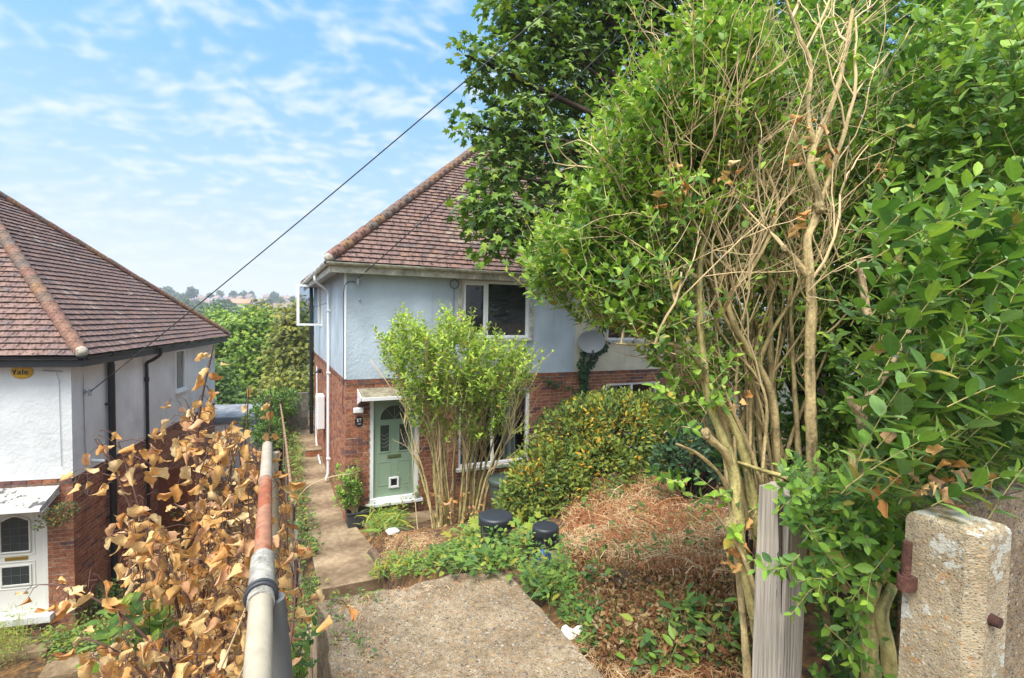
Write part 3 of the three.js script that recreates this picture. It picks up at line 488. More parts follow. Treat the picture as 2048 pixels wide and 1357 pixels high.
  { const s = new THREE.Shape(); s.absarc(cx, 1.945, .28, 0, Math.PI); s.closePath(); const g = new THREE.ExtrudeGeometry(s, { depth: .005, bevelEnabled: false }); g.translate(0, 0, dz + .001); const f = part('door_glass', g, std([.05, .065, .045], .08), door);
    const pts = []; for (let k = 0; k <= 20; k++) pts.push(V(cx + .293 * Math.cos(Math.PI * k / 20), 1.945 + .293 * Math.sin(Math.PI * k / 20), dz + .006)); part('glazing_bead', merge([tube(new Acc(), pts, .016, .016, 6).geo(), rbox(cx - .30, 1.925, dz + .0005, cx + .30, 1.944, dz + .012)]), M.green, f);
    const l = []; for (const a of [.9, 1.57, 2.24]) l.push(pipe([V(cx, 1.95, dz + .008), V(cx + .27 * Math.cos(a), 1.945 + .27 * Math.sin(a), dz + .008)], .004, 5)); part('lead_line', merge(l), M.leadCame, f); }
  const lb = part('letter_flap', rbox(cx - .135, 1.155, dz + .001, cx + .135, 1.225, dz + .012, .005), M.dullBrass, door); part('flap_lip', rbox(cx - .11, 1.172, dz + .012, cx + .11, 1.21, dz + .018, .003), M.dullBrass, lb);
  { const cf = part('cat_flap', merge([rbox(cx - .105, .54, dz + .001, cx - .06, .77, dz + .03, .014), rbox(cx + .06, .54, dz + .001, cx + .105, .77, dz + .03, .014), rbox(cx - .061, .725, dz + .001, cx + .061, .77, dz + .029, .014), rbox(cx - .061, .54, dz + .001, cx + .061, .59, dz + .029, .014)]), M.white, door); part('flap_window', box(cx - .06, .59, dz + .001, cx + .06, .726, dz + .006), std([.02, .022, .025], .1), cf); }
  // canopy: thin sloping slab with white edges and a bracket
  { const s = new THREE.Shape(); s.moveTo(-.012, 2.535); s.lineTo(.50, 2.455); s.lineTo(.50, 2.485); s.lineTo(-.012, 2.60); s.closePath(); const g = new THREE.ExtrudeGeometry(s, { depth: 1.5, bevelEnabled: false }); g.rotateY(-Math.PI / 2); g.translate(1.74, 0, 0); g.scale(1, 1, 1);
    const c = part('canopy', boxUV(g), std([.34, .30, .20], .9, { map: rep(T.grain, 2) }), h); part('canopy_edge', merge([rbox(.225, 2.425, .503, 1.755, 2.492, .52, .006)]), M.white, c);
    const b = new THREE.Shape(); b.moveTo(0, 2.30); b.lineTo(.05, 2.30); b.lineTo(.46, 2.43); b.lineTo(.50, 2.49); b.lineTo(0, 2.59); b.closePath(); for (const x of [.222, 1.745]) { const e = new THREE.ExtrudeGeometry(b, { depth: .016, bevelEnabled: false }); e.rotateY(-Math.PI / 2); e.translate(x + .008, 0, .002); part('canopy_bracket', e, M.white, c); } }
  // pipes on the side wall
  part('downpipe', merge([pipe([V(-OV - .06, 4.93, -2.35), V(-OV - .06, 4.80, -2.35), V(-.2, 4.66, -2.5), V(-.075, 4.55, -2.62), V(-.07, 4.4, -2.65)], .035, 10, 20), pipe([V(-.07, 4.42, -2.65), V(-.07, .22, -2.65), V(-.12, .06, -2.65)], .034, 10)]), M.upvc, h);
  for (const y of [.55, 2.62, 4.1]) part('pipe_clip', rbox(-.112, y, -2.70, -.018, y + .035, -2.60), M.upvc, h);
  part('soil_pipe', merge([pipe([V(-.10, .02, -8.1), V(-.10, 5.3, -8.1)], .058, 12), ...[.5, 1.6, 2.7, 3.4, 4.2].map((y) => pipe([V(-.10, y, -8.1), V(-.10, y + .08, -8.1)], .07, 12))]), M.black, h);
  part('waste_pipe', merge([pipe([V(-.05, 1.5, -5.8), V(-.10, 1.42, -5.8), V(-.10, .30, -5.9), V(-.10, .06, -5.4), V(-.12, .03, -4.2)], .022, 8, 30), pipe([V(-.06, 2.45, -6.3), V(-.06, 1.7, -6.2), V(-.06, .4, -6.2)], .02, 8)]), M.upvc, h);
  const mb = part('meter_box', rbox(-.22, .98, -4.55, -.018, 1.88, -4.05, .03), M.white, h); part('meter_door', rbox(-.228, 1.04, -4.5, -.221, 1.82, -4.1, .003), M.upvc, mb);
  part('outside_lamp', merge([rbox(-.12, 2.36, -5.25, -.018, 2.48, -5.13, .02), pipe([V(-.07, 2.42, -5.19), V(-.2, 2.38, -5.19)], .03, 8)]), M.black, h);
  part('cable_run', merge([pipe([V(.22, 4.66, .03), V(.12, 4.66, .03), V(.02, 4.64, .035), V(-.03, 4.55, .02), V(-.035, 3.6, -.03), V(-.035, 2.9, -.03), V(-.045, 2.3, -.06), V(-.03, 2.1, -.05)], .007, 5, 40), pipe([V(2.16, 3.0, .025), V(2.15, 4.6, .025)], .005, 5), (() => { const p = []; for (let k = 0; k <= 50; k++) { const a = k / 50 * Math.PI * 4; p.push(V(2.15 + .095 * Math.sin(a), 4.70 - .095 * Math.cos(a) * (.95), .03 + k * .0006)); } return tube(new Acc(), p, .006, .006, 5).geo(); })()]), M.wire, h);
  part('cable_bracket', merge([rbox(.16, 4.63, .017, .21, 4.71, .06), pipe([V(.185, 4.70, .05), V(.20, 4.72, .16)], .013, 7), pipe([V(.24, 4.30, .02), V(.27, 4.33, .09)], .011, 7), pipe([V(.20, 4.72, .16), V(.20, 4.60, .17)], .03, 8)]), M.grey, h);
}
// lamp, plaque, dish and the little brick step
{
  const q = (a, b, y) => RL(a, b, y);
  let t = thing('wall_light', 'white oblong bulkhead wall light beside the green front door', 'wall light', q(.235, -.002, 2.18), -AZ1);
  part('light_base', rbox(-.09, -.05, 0, .09, .05, .022, .01), M.grey, t); part('diffuser', rbox(-.098, -.057, .0225, .098, .057, .085, .028, 4), M.white, t);
  t = thing('number_plaque', 'black oval house number plaque reading 17 under the white wall light', 'number plaque', q(.25, -.002, 1.955), -AZ1);
  { const g = new THREE.CylinderGeometry(.075, .08, .016, 28); g.rotateX(Math.PI / 2); g.scale(1, 1.28, 1); g.translate(0, 0, .008); part('plate', g, M.black, t); lettering(t, '17', .062, M.white, [0, .03, .0165], 's'); part('motif', merge([pipe([V(-.03, -.045, .02), V(.0, -.05, .02), V(.035, -.03, .02)], .006, 5, 8), pipe([V(.01, -.05, .02), V(.03, -.06, .02)], .005, 5)]), M.grey, t); }
  t = thing('satellite_dish', 'grey satellite dish on the party line between the blue and cream render', 'satellite dish', q(5.40, -.02, 3.40), -AZ1);
  { const pr = []; for (let k = 0; k <= 10; k++) { const r = .275 * k / 10; pr.push(new THREE.Vector2(r, r * r * .9)); } for (let k = 10; k >= 0; k--) { const r = .278 * k / 10; pr.push(new THREE.Vector2(Math.max(r, 0.0001), r * r * .9 - .006)); }
    const g = new THREE.LatheGeometry(pr, 40); g.scale(1.12, 1, .96); g.rotateX(Math.PI / 2); const d = part('dish', g, std([.21, .23, .25], .55), t); d.position.set(0, .10, .28); d.rotation.set(-.10, -.62, 0);
    part('lnb_arm', merge([pipe([V(0, -.20, .30), V(-.20, -.16, .62)], .012, 7), pipe([V(-.20, -.16, .62), V(-.17, -.08, .60)], .028, 8), box(-.22, -.2, .58, -.16, -.14, .64)]), M.darkGrey, t);
    part('bracket', merge([rbox(-.06, -.12, .0, .06, .12, .018), pipe([V(0, -.03, .01), V(0, .0, .16), V(0, .08, .27)], .02, 8, 10)]), M.grey, t); }
  t = abGroup('brick_step'); tag(t, 'low brick step with concrete top against the side wall of the blue house', 'step');
  t.position.copy(q(0, 0, 0)); const bs = []; for (let k = 0; k < 2; k++) for (let i = 0; i < 3; i++) { const L = i === 2 ? .1 : .215; bs.push({ g: brickG[i], m: new THREE.Matrix4().compose(V(-.44 + i * .225 + L / 2 - (k ? .0 : 0), .045 + k * .075, -5.16), new THREE.Quaternion(), V(L, 1, 1)), c: i + k, s: L }); } pieces(t, 'brick', bs, { palette: BRICK, make: makeBrick }); part('step_core', box(-.43, 0, -5.55, .0, .155, -5.18), M.mortar, t); part('step_top', rbox(-.46, .156, -5.58, -.001, .20, -5.10, .012), M.path, t);
}
// ---- number 15
{
  reseed(202);
  const h = thing('semi_detached_house', 'white rendered brick house with cream front door numbered 15 and long black downpipes', 'house', O2, -AZ2);
  const fw = [[-1.42, -.40, .36, 2.45]].map((q) => [-q[1], -q[0], q[2], q[3]]), swU = [[4.80, 5.58, 3.62, 4.76]];   // measured from the corner
  const core = part('brick_wall', merge([fill(.0062, -1.0, LEN, BAND, fw, (a, b, c, d) => box(-c, b, -.26, -a, d, -.0062)), fill(.2605, -1.0, DEP, BAND, [], (a, b, c, d) => box(-.26, b, -c, -.0062, d, -a)), box(-LEN, -1, -DEP, -.27, BAND, -DEP + .25), box(-LEN, -1, -DEP + .251, -LEN + .25, BAND, -.261)]), M.mortar, h);
  part('rear_wall', merge([box(-LEN, BAND, -DEP, -.21, SOF, -DEP + .2), box(-LEN, BAND, -DEP + .201, -LEN + .2, SOF, -.201)]), M.whiteRender, h);
  pieces(core, 'brick', [...brickItems({ axis: 'x', out: 1, dir: -1, len: 4.5, y0: -.4, y1: 2.695, holes: fw }), ...brickItems({ axis: 'z', out: 1, dir: -1, len: DEP, y0: -.4, y1: 2.695, odd: 1 })], { palette: BRICK, make: makeBrick });
  const band = part('brick_band', box(-LEN, BAND - .10, -.08, -.03, BAND - .002, -.02), M.mortar, h), bi = [];
  for (let u = 0; u < 4; u += .225) bi.push({ g: brickG[Math.floor(rnd() * 4)], m: new THREE.Matrix4().compose(V(-u - .1125, BAND - .045, -.032), new THREE.Quaternion(), V(.215, 1.15, 1)), c: [3, 2, 5, 0][Math.floor(rnd() * 4)], s: .2 });
  for (let u = .12; u < DEP; u += .225) bi.push({ g: brickG[Math.floor(rnd() * 4)], m: new THREE.Matrix4().compose(V(-.032, BAND - .045, -u - .1125), new THREE.Quaternion().setFromAxisAngle(UP, Math.PI / 2), V(.215, 1.15, 1)), c: [3, 2, 5][Math.floor(rnd() * 3)], s: .2 });
  pieces(band, 'brick', bi, { palette: BRICK, make: makeBrick, max: 60 });
  tag(part('render_wall', merge([fill(-.014, BAND, LEN, SOF, [], (a, b, c, d) => box(-c, b, -.20, -a, d, .016)), fill(.2005, BAND + .001, DEP, SOF, swU, (a, b, c, d) => box(-.2, b, -c, .014, d, -a))]), M.whiteRender, h), 'white painted render');
  part('soffit', merge([box(-LEN - OV, 4.90, -.002, OV - .026, 4.915, OV - .046), box(.016, 4.90, -DEP - OV, OV - .026, 4.915, -.003)]), M.white, h);
  part('fascia', merge([rbox(-LEN - OV, 4.80, OV - .045, OV + .002, 4.985, OV - .02), rbox(OV - .025, 4.80, -DEP - OV, OV, 4.985, OV - .046)]), M.darkGrey, h);
  gutterRun(h, V(-LEN - OV, 4.985, OV + .04), V(OV + .1, 4.985, OV + .04), M.black); gutterRun(h, V(OV + .04, 4.985, OV + .1), V(OV + .04, 4.985, -DEP - OV), M.black);
  hipRoof(h, -LEN, 0, [1]);
  part('ceiling', box(-LEN + .05, 4.921, -DEP + .05, -.05, 4.96, -.05), M.dark, h);
  part('soil_pipe', merge([pipe([V(.10, -.5, -1.2), V(.10, 4.72, -1.2)], .062, 14), pipe([V(.10, 2.50, -1.2), V(.10, 2.62, -1.2)], .085, 14), pipe([V(.10, 2.56, -1.2), V(.20, 2.58, -1.13)], .04, 10), pipe([V(.10, 4.70, -1.2), V(.10, 4.78, -1.2)], .055, 10)]), M.black, h);
  for (const y of [1.6, 3.9]) part('pipe_clip', rbox(.012, y, -1.29, .11, y + .03, -1.11), M.black, h);
  part('downpipe', merge([pipe([V(OV + .04, 4.95, -2.9), V(OV + .04, 4.80, -2.9), V(.2, 4.66, -2.9), V(.075, 4.58, -2.9), V(.07, 4.45, -2.9)], .038, 10, 20), pipe([V(.07, 4.46, -2.9), V(.07, -.5, -2.9)], .038, 10), pipe([V(.07, 4.15, -2.9), V(.07, 4.25, -2.9)], .05, 10)]), M.black, h);
  part('overflow_pipe', pipe([V(-.0, 2.92, -.62), V(.22, 2.90, -.62)], .03, 9), M.upvc, h);
  // side window
  const sw = part('window', merge([rbox(-.07, 3.62, -5.58, .02, 3.68, -4.80), rbox(-.07, 4.70, -5.58, .02, 4.76, -4.80), rbox(-.07, 3.681, -5.58, .02, 4.699, -5.52), rbox(-.07, 3.681, -4.86, .02, 4.699, -4.80)]), M.upvc, h);
  { const g = new THREE.PlaneGeometry(.66, 1.02); g.rotateY(Math.PI / 2); g.translate(-.03, 4.19, -5.19); part('pane', g, M.glass, sw); part('curtain', box(-.30, 3.6, -5.7, -.29, 4.8, -4.7), M.lace, sw); part('sash', merge([rbox(-.03, 3.682, -5.519, .012, 4.698, -5.48), rbox(-.03, 3.682, -4.90, .012, 4.698, -4.861)]), M.upvc, sw); part('sill', rbox(-.02, 3.56, -5.62, .09, 3.618, -4.76, .012), M.white, sw); }
  // front door
  const fr = part('door_frame', merge([rbox(-.47, .42, -.12, -.402, 2.448, -.012), rbox(-1.418, .42, -.12, -1.35, 2.448, -.012), rbox(-1.349, 2.37, -.12, -.471, 2.448, -.012), rbox(-1.418, .362, -.12, -.402, .419, .02)]), M.doorCream, h);
  part('door_sill', rbox(-1.5, .22, -.1, -.32, .359, .12, .014), M.white, fr);
  const door = part('door', rbox(-1.347, .422, -.10, -.473, 2.368, -.055, .004), M.doorCream, h), dz = -.055;
  const mould = (x0, y0, x1, y1, t, pr) => merge([rbox(x0 - t, y0 - t, dz + .0005, x0, y1 + t, dz + pr), rbox(x1, y0 - t, dz + .0005, x1 + t, y1 + t, dz + pr), rbox(x0 + .0005, y1, dz + .0005, x1 - .0005, y1 + t, dz + pr), rbox(x0 + .0005, y0 - t, dz + .0005, x1 - .0005, y0, dz + pr)]);
  for (const [y0, y1, nx, ny, arch] of [[1.50, 2.05, 3, 4, 1], [.90, 1.22, 3, 2, 0]]) {
    const x0 = -1.10, x1 = -.70, s = new THREE.Shape(); s.moveTo(x0, y0); s.lineTo(x1, y0); s.lineTo(x1, y1); if (arch) s.quadraticCurveTo((x0 + x1) / 2, y1 + .13, x0, y1); else s.lineTo(x0, y1); s.closePath();
    const g = new THREE.ExtrudeGeometry(s, { depth: .005, bevelEnabled: false }); g.translate(0, 0, dz + .001); const gl = part('door_glass', g, std([.035, .045, .045], .07), door);
    const l = []; for (let k = 1; k < nx; k++) l.push(box(lerp(x0, x1, k / nx) - .004, y0, dz + .0065, lerp(x0, x1, k / nx) + .004, y1 + .02, dz + .011)); for (let k = 1; k <= ny - !arch; k++) l.push(box(x0, lerp(y0, y1, k / ny) - .004, dz + .0068, x1, lerp(y0, y1, k / ny) + .004, dz + .0115)); part('lead_line', merge(l), std([.10, .11, .105], .5), gl);
    part('glazing_bead', arch ? merge([pipe([V(x0 - .018, y0 - .02, dz + .012), V(x0 - .018, y1, dz + .012)], .018, 6), pipe([V(x1 + .018, y0 - .02, dz + .012), V(x1 + .018, y1, dz + .012)], .018, 6), pipe([V(x0 - .018, y1, dz + .012), V((x0 + x1) / 2, y1 + .085, dz + .012), V(x1 + .018, y1, dz + .012)], .018, 6, 14), pipe([V(x0 - .018, y0 - .018, dz + .012), V(x1 + .018, y0 - .018, dz + .012)], .018, 6)]) : mould(x0, y0, x1, y1, .03, .022), M.doorCream, gl);
    part('door_panel', mould(x0 - .07, y0 - .07, x1 + .07, y1 + (arch ? .14 : .07), .018, .010), M.doorCream, door);
  }
  part('letter_flap', rbox(-1.06, 1.335, dz + .001, -.72, 1.40, dz + .014, .005), M.brass, door);
  lettering(fr, '15', .10, std([.10, .09, .06], .5), [-.90, 2.265, dz + .011 + .001], 's');
  { const s = new THREE.Shape(); s.moveTo(-.012, 2.50); s.lineTo(.56, 2.40); s.lineTo(.56, 2.44); s.lineTo(-.012, 2.66); s.closePath(); const g = new THREE.ExtrudeGeometry(s, { depth: 2.0, bevelEnabled: false }); g.rotateY(-Math.PI / 2); g.translate(-.20, 0, 0); const c = part('canopy', boxUV(g), std([.66, .66, .62], .85, { map: rep(T.tile, 1.1) }), h); part('canopy_edge', rbox(-2.21, 2.385, .562, -.19, 2.447, .58, .005), M.white, c);
    part('canopy_bracket', merge([pipe([V(-.24, 2.2, .02), V(-.24, 2.25, .12), V(-.24, 2.36, .30), V(-.24, 2.42, .34)], .018, 7, 14), pipe([V(-.24, 2.46, .05), V(-.21, 2.35, .5)], .014, 6)]), M.white, c); }
  part('cable_run', merge([pipe([V(.016, 4.60, -.36), V(.03, 3.4, -.36), V(.03, 2.95, -.38), V(.03, 2.6, -.42), V(.05, 2.35, -.35), V(.03, 2.45, -.3)], .008, 5, 30), pipe([V(-.40, 4.72, .03), V(-.12, 4.70, .035)], .012, 5), pipe([V(-.2, 4.68, .03), V(-.16, 4.55, .03), V(-.15, 3.0, .03)], .004, 5)]), M.grey, h);
  part('cable_bracket', merge([rbox(.015, 4.22, -.42, .03, 4.32, -.34), pipe([V(.02, 4.28, -.38), V(.14, 4.26, -.36)], .016, 7), pipe([V(.12, 4.20, -.36), V(.12, 4.32, -.36)], .028, 8)]), M.grey, h);
  const L = (x, y, z) => h.localToWorld(V(x, y, z));
  let t = thing('alarm_box', 'yellow oval burglar alarm box high on the white front wall', 'alarm box', L(-.70, 4.70, .018), -AZ2);
  { const g = new THREE.SphereGeometry(.165, 28, 14, 0, Math.PI * 2, 0, Math.PI / 2); g.rotateX(Math.PI / 2); g.scale(1, .78, .36); part('cover', g, std([.62, .36, .035], .4), t); lettering(t, 'Yale', .085, M.black, [0, .0, .0595], 'b', .004); part('back_plate', (() => { const c = new THREE.CylinderGeometry(.168, .168, .014, 28); c.rotateX(Math.PI / 2); c.scale(1, .78, 1); c.translate(0, 0, -.001); return c; })(), M.whitePaint, t); }
}

// ---------------------------------------------------------------- yard things
{
  reseed(303);
  // cinder-block wall that ends the path
  let t = abGroup('block_wall'); tag(t, 'weathered grey block wall closing the far end of the concrete path', 'wall');
  part('wall_core', box(-1.55, -.1, -8.98, -.16, 1.24, -8.84), std([.20, .18, .15], .95), t); const bl = [];
  const bg = [0, 1, 2].map(() => uvShift(rough(new THREE.BoxGeometry(1, .206, .14), .003)));
  for (let k = 0; k < 6; k++) for (let u = -1.55 + (k % 2 ? -.22 : 0); u < -.2; u += .45) { const a = Math.max(u, -1.55), b = Math.min(u + .44, -.15); if (b - a > .06) bl.push({ g: bg[k % 3], m: new THREE.Matrix4().compose(V((a + b) / 2, .1 + k * .216, -8.90 + rr(0, .005)), new THREE.Quaternion(), V(b - a, 1, 1)), c: Math.floor(rnd() * 3), s: .4 }); }
  pieces(t, 'block', bl, { palette: [[.25, .22, .18], [.21, .19, .155], [.28, .245, .20]], make: makeBrick });
  // the two handrails
  t = abGroup('handrail', 0); tag(t, 'scaffold-tube handrail with rusty orange middle length and clamped grey coupler', 'handrail');
  const ry = 3.50, ra = -1.285;
  const line = (b0, b1) => [V(ra, ry, -b0), V(ra, ry, -(b0 + b1) / 2), V(ra, ry, -b1)];
  part('steel_tube', pipe(line(-11.4, -9.10), .0202, 20), M.galv, t);
  tag(part('rusty_tube', pipe(line(-9.09, -8.43), .0186, 20), M.rustPipe, t), 'rust orange length of tube');
  part('steel_tube', pipe(line(-8.425, -7.95), .0190, 20), std([.40, .34, .27], .75, { map: rep(T.render, 4) }), t);
  const cp = part('coupler', pipe(line(-9.19, -9.0), .0238, 22), std([.46, .43, .36], .7, { map: rep(T.grain, 8) }), t);
  part('clamp_ring', pipe([...Array(33)].map((_, k) => { const a = k / 32 * Math.PI * 2; return V(ra + .0262 * Math.cos(a), ry + .0262 * Math.sin(a), 9.165); }), .0042, 8), M.darkGrey, cp);
  part('clamp_ring', pipe([...Array(33)].map((_, k) => { const a = k / 32 * Math.PI * 2; return V(ra + .0258 * Math.cos(a), ry + .0258 * Math.sin(a), 9.15); }), .0035, 8), M.darkGrey, cp);
  part('post', pipe([V(ra + .02, ry - .01, 9.16), V(ra + .045, ry - .3, 9.15), V(ra + .05, 1.2, 9.14)], .022, 12), std([.12, .12, .115], .65), t);
  part('post', pipe([V(ra + .02, ry - .02, 7.99), V(ra + .02, .4, 7.99)], .0215, 12), M.galv, t);
  t = abGroup('handrail'); tag(t, 'long thin weathered rail beside the path at the foot of the steps', 'handrail');
  part('rail', pipe([V(-.99, 1.10, 1.7), V(-1.0, 1.07, -3), V(-1.06, 1.12, -8.5)], .027, 10, 12), std([.42, .33, .22], .7, { map: rep(T.rust, 1, 3) }), t);
  for (const b of [-1.6, 1.8, 5.0, 8.3]) part('post', pipe([V(-1.0, -.3, -b), V(-1.0, 1.07, -b)], .025, 9), std([.16, .12, .08], .8), t);
  // chain-link fence below the rail
  t = abGroup('wire_fence'); tag(t, 'sagging rusty wire mesh fence between the dead shrub and the path', 'fence');
  for (const [b, r, y] of [[-.5, .035, .62], [-2.3, .035, .75]]) part('post', pipe([V(-1.0, -.4, -b), V(-.94, y, -b)], r, 10), std([.12, .085, .08], .85, { map: rep(T.rust, 2) }), t);
  { const acc = new Acc(); for (let s = 0; s < 2; s++) for (let k = -14; k < 62; k++) { const b0 = -.2 - k * .075, pts = []; for (let j = 0; j <= 10; j++) { const f = j / 10, b = b0 + (s ? f : -f) * 1.1; if (b > -.4 || b < -2.5) continue; pts.push(V(-.95 + .04 * Math.sin(b * 5 + f * 3), .0 + f * .62, -b)); } if (pts.length > 1) tube(acc, pts, .0018, .0018, 3, 0, false); } const m = part('wire_mesh', acc.geo(), std([.24, .23, .22], .6), t); m.userData.kind = 'stuff'; }
  // posts at the gateway, square to the path
  const wp = P(1580, 992, 1.75), cpz = P(1968, 1072, 1.15);
  t = thing('gate_post', 'split and silvered square timber post standing in the privet', 'post', [wp.x, 2.3, wp.z], -AZ1);
  { const hh = wp.y - 2.3, g = new THREE.BoxGeometry(.10, hh + .1, .122, 6, 34, 10), p = g.attributes.position; g.translate(.05, (hh - .1) / 2, -.061);
    for (let k = 0; k < p.count; k++) { const x = p.getX(k), y = p.getY(k), z = p.getZ(k), w = .003 * fbm(x * 9 + 3, y * 2.2, z * 9, 3); const zc = -.035 + .02 * (hh - y); const sp = x < .02 ? Math.exp(-(((z - zc) / .010) ** 2)) * sstep(y, hh - .42, hh - .1) : 0; p.setXYZ(k, x + w + sp * .022, y + (y > hh - .02 ? .02 * fbm(x * 30, 2, z * 30, 2) : 0), z + w); } g.computeVertexNormals(); part('post_shaft', boxUV(g), M.wood, t);
    part('split', merge([pipe([V(-.001, hh - .01, -.030), V(.0, hh - .14, -.026), V(-.001, hh - .28, -.018), V(-.0005, hh - .42, -.014)], .0055, 5, 16, .0015), pipe([V(.0, hh - .02, -.040), V(-.0005, hh - .12, -.036), V(.0, hh - .27, -.024)], .004, 5, 12, .001), pipe([V(0, hh - .72, -.018), V(-.0008, hh - .84, -.014), V(0, hh - 1.02, -.016)], .0035, 5, 12, .001)]), std([.045, .028, .018], .95), t); }
  t = thing('gate_post', 'chamfered pebbly concrete gate post with a rusty hinge pin', 'post', [cpz.x, 2.2, cpz.z], -AZ1);
  { const w = .13, dp = .155, c = .030, hh = cpz.y - 2.2, s = new THREE.Shape(); s.moveTo(c, 0); s.lineTo(w, 0); s.lineTo(w, dp); s.lineTo(0, dp); s.lineTo(0, c); s.closePath();
    const g = new THREE.ExtrudeGeometry(s, { depth: hh - .016, bevelEnabled: true, bevelThickness: .016, bevelSize: .016, bevelOffset: -.016, bevelSegments: 3 }); g.rotateX(-Math.PI / 2);
    const p = g.attributes.position; for (let k = 0; k < p.count; k++) { const x = p.getX(k), y = p.getY(k), z = p.getZ(k); p.setXYZ(k, x + .002 * fbm(x * 20, y * 8, z * 20, 2), y > hh - .04 ? y + .012 * (1 - ((z + dp / 2) / (dp / 2)) ** 2) : y, z + .002 * fbm(z * 20, y * 8, x * 20, 2)); } g.computeVertexNormals();
    part('post_shaft', boxUV(g), M.post, t);
    part('hinge_pin', merge([pipe([V(-.028, hh - .155, -.135), V(-.028, hh - .065, -.135)], .0105, 12), pipe([V(-.028, hh - .185, -.135), V(-.028, hh - .150, -.135)], .018, 12), rbox(-.035, hh - .19, -.148, .01, hh - .155, -.122, .005)]), M.rust, t);
    part('bolt', (() => { const b = new THREE.CylinderGeometry(.013, .015, .022, 8); b.rotateX(Math.PI / 2); b.translate(.052, hh - .205, .008); return b; })(), M.rust, t); }
  // pebbly boundary wall behind the concrete post
  { const w0 = P(1925, 1010, 1.62), w1 = P(2300, 1010, 2.3); const d = w1.clone().sub(w0); t = thing('boundary_wall', 'low pebble-dashed concrete wall running off behind the concrete post', 'wall', [w0.x, 2.2, w0.z], Math.atan2(-d.z, d.x));
    const L = Math.hypot(d.x, d.z), hh = w0.y - 2.2; part('wall_body', rbox(0, 0, -.18, L, hh, 0, .03, 4), M.pebble, t); }
  // cables
  const cable = (label, p0, p1, sag, r) => { const pts = []; for (let k = 0; k <= 40; k++) { const f = k / 40, p = p0.clone().lerp(p1, f); p.y -= sag * 4 * f * (1 - f); pts.push(p); } const base = p0.clone(); const o = thing('overhead_cable', label, 'cable', base); part('cable_span', pipe(pts.map((q) => q.sub(base)), r, 6), M.wire, o); };
  const hl = V(.12, 4.27, -.36).applyAxisAngle(UP, -AZ2).add(O2), hr = V(.20, 4.72, .16).applyAxisAngle(UP, -AZ1).add(O1);
  cable('long dark overhead cable slanting from the white house up across the sky', hl, P(1420, -262, 6.0), .09, .0088);
  cable('overhead cable from the bracket on the blue wall up over the roof', hr, P(1300, 15, 7.0), .05, .009);
  cable('thin overhead phone wire crossing in front of the open casement', P(604, 623, 13.4), P(1330, 318, 7.0), .12, .006);
  // gate by the white house
  t = thing('side_gate', 'red-brown boarded gate beside the white house wall', 'gate', V(.03, -.25, -3.56).applyAxisAngle(UP, -AZ2).add(O2), -AZ2);
  for (let k = 0; k < 7; k++) part('board', rbox(.01 + k * .145, .05, -.02, .15 + k * .145, 2.12 + .12 * Math.sin((k + .5) / 7 * Math.PI) - .1, .0, .004), M.fenceWood, t);
  part('gate_rail', merge([rbox(.01, .4, -.06, 1.02, .5, -.0205), rbox(.01, 1.7, -.06, 1.02, 1.8, -.0205)]), M.fenceWood, t);
  // flat-roofed outbuilding behind number 15
  { const c = P(428, 836, 17.5), o = thing('lean_to', 'grey flat-roofed lean-to with white glazed side behind the white house', 'outbuilding', [c.x - .6, -1.9, c.z], -AZ2);
    const top = c.y + 1.9; part('flat_roof', rbox(-.4, top - .12, -2.6, 1.75, top, .1, .02), M.lead, o); part('roof_trim', rbox(-.42, top - .22, .101, 1.77, top - .02, .13, .01), std([.2, .22, .24], .6), o); part('roof_trim', rbox(1.751, top - .22, -2.6, 1.78, top - .02, .10, .01), std([.2, .22, .24], .6), o);
    for (let k = 0; k < 6; k++) part('panel', rbox(.1, top - .62 - k * .38, .02, 1.25, top - .26 - k * .38, .06, .01), M.upvc, o);
    part('frame_post', merge([rbox(1.26, .0, .0, 1.34, top - .13, .08), rbox(1.68, 0, 0, 1.74, top - .13, .08)]), M.white, o); part('wall', box(-.4, 0, -2.5, 1.70, top - .125, -.02), std([.55, .55, .5], .9), o);
    const gp = new THREE.PlaneGeometry(.34, top - .3); gp.translate(1.51, top / 2, .03); part('pane', gp, M.glass, o); }
  // white kerbs in the neighbour's garden
  for (const [a, b, lab] of [[[-20, 1297, 8.4], [92, 1272, 8.6], 'white concrete path edging in front of the cream door'], [[70, 1318, 7.9], [185, 1284, 8.2], 'second white edging strip nearer the yellow flowers']]) { const p = P(...a), q = P(...b), d = q.clone().sub(p), L = Math.hypot(d.x, d.z); const o = thing('path_edging', lab, 'edging', [p.x, -1.85, p.z], Math.atan2(-d.z, d.x)); part('kerb', rbox(0, 0, -.5, L, .16, 0, .02), std([.62, .58, .50], .9, { map: rep(T.path, .6), bumpMap: rep(T.pathH, 1), bumpScale: .01 }), o); }
  // edging stones along the garden of the blue house
  for (const [u0, v0, u1, v1, d0, d1, lab] of [[745, 1082, 775, 1128, 8.6, 7.7, 'mossy brown edging log where the path meets the garden']]) { const p = P(u0, v0, d0), q = P(u1, v1, d1); p.y = ground(p.x, p.z) - .02; q.y = ground(q.x, q.z) - .02; p.y = Math.max(p.y, 0); q.y = Math.max(q.y, .02); const o = thing('edging_log', lab, 'edging', p); const acc = new Acc(); tube(acc, smooth([V(0, .05, 0), q.clone().sub(p).multiplyScalar(.5).add(V(.04, .05, 0)), q.clone().sub(p).add(V(.02, .05, 0))], 14), .085, .075, 9, .25); part('log', acc.geo(), std([.20, .13, .10], .95, { map: rep(T.bark, 2), bumpMap: rep(T.barkH, 3), bumpScale: .012 }), o); }
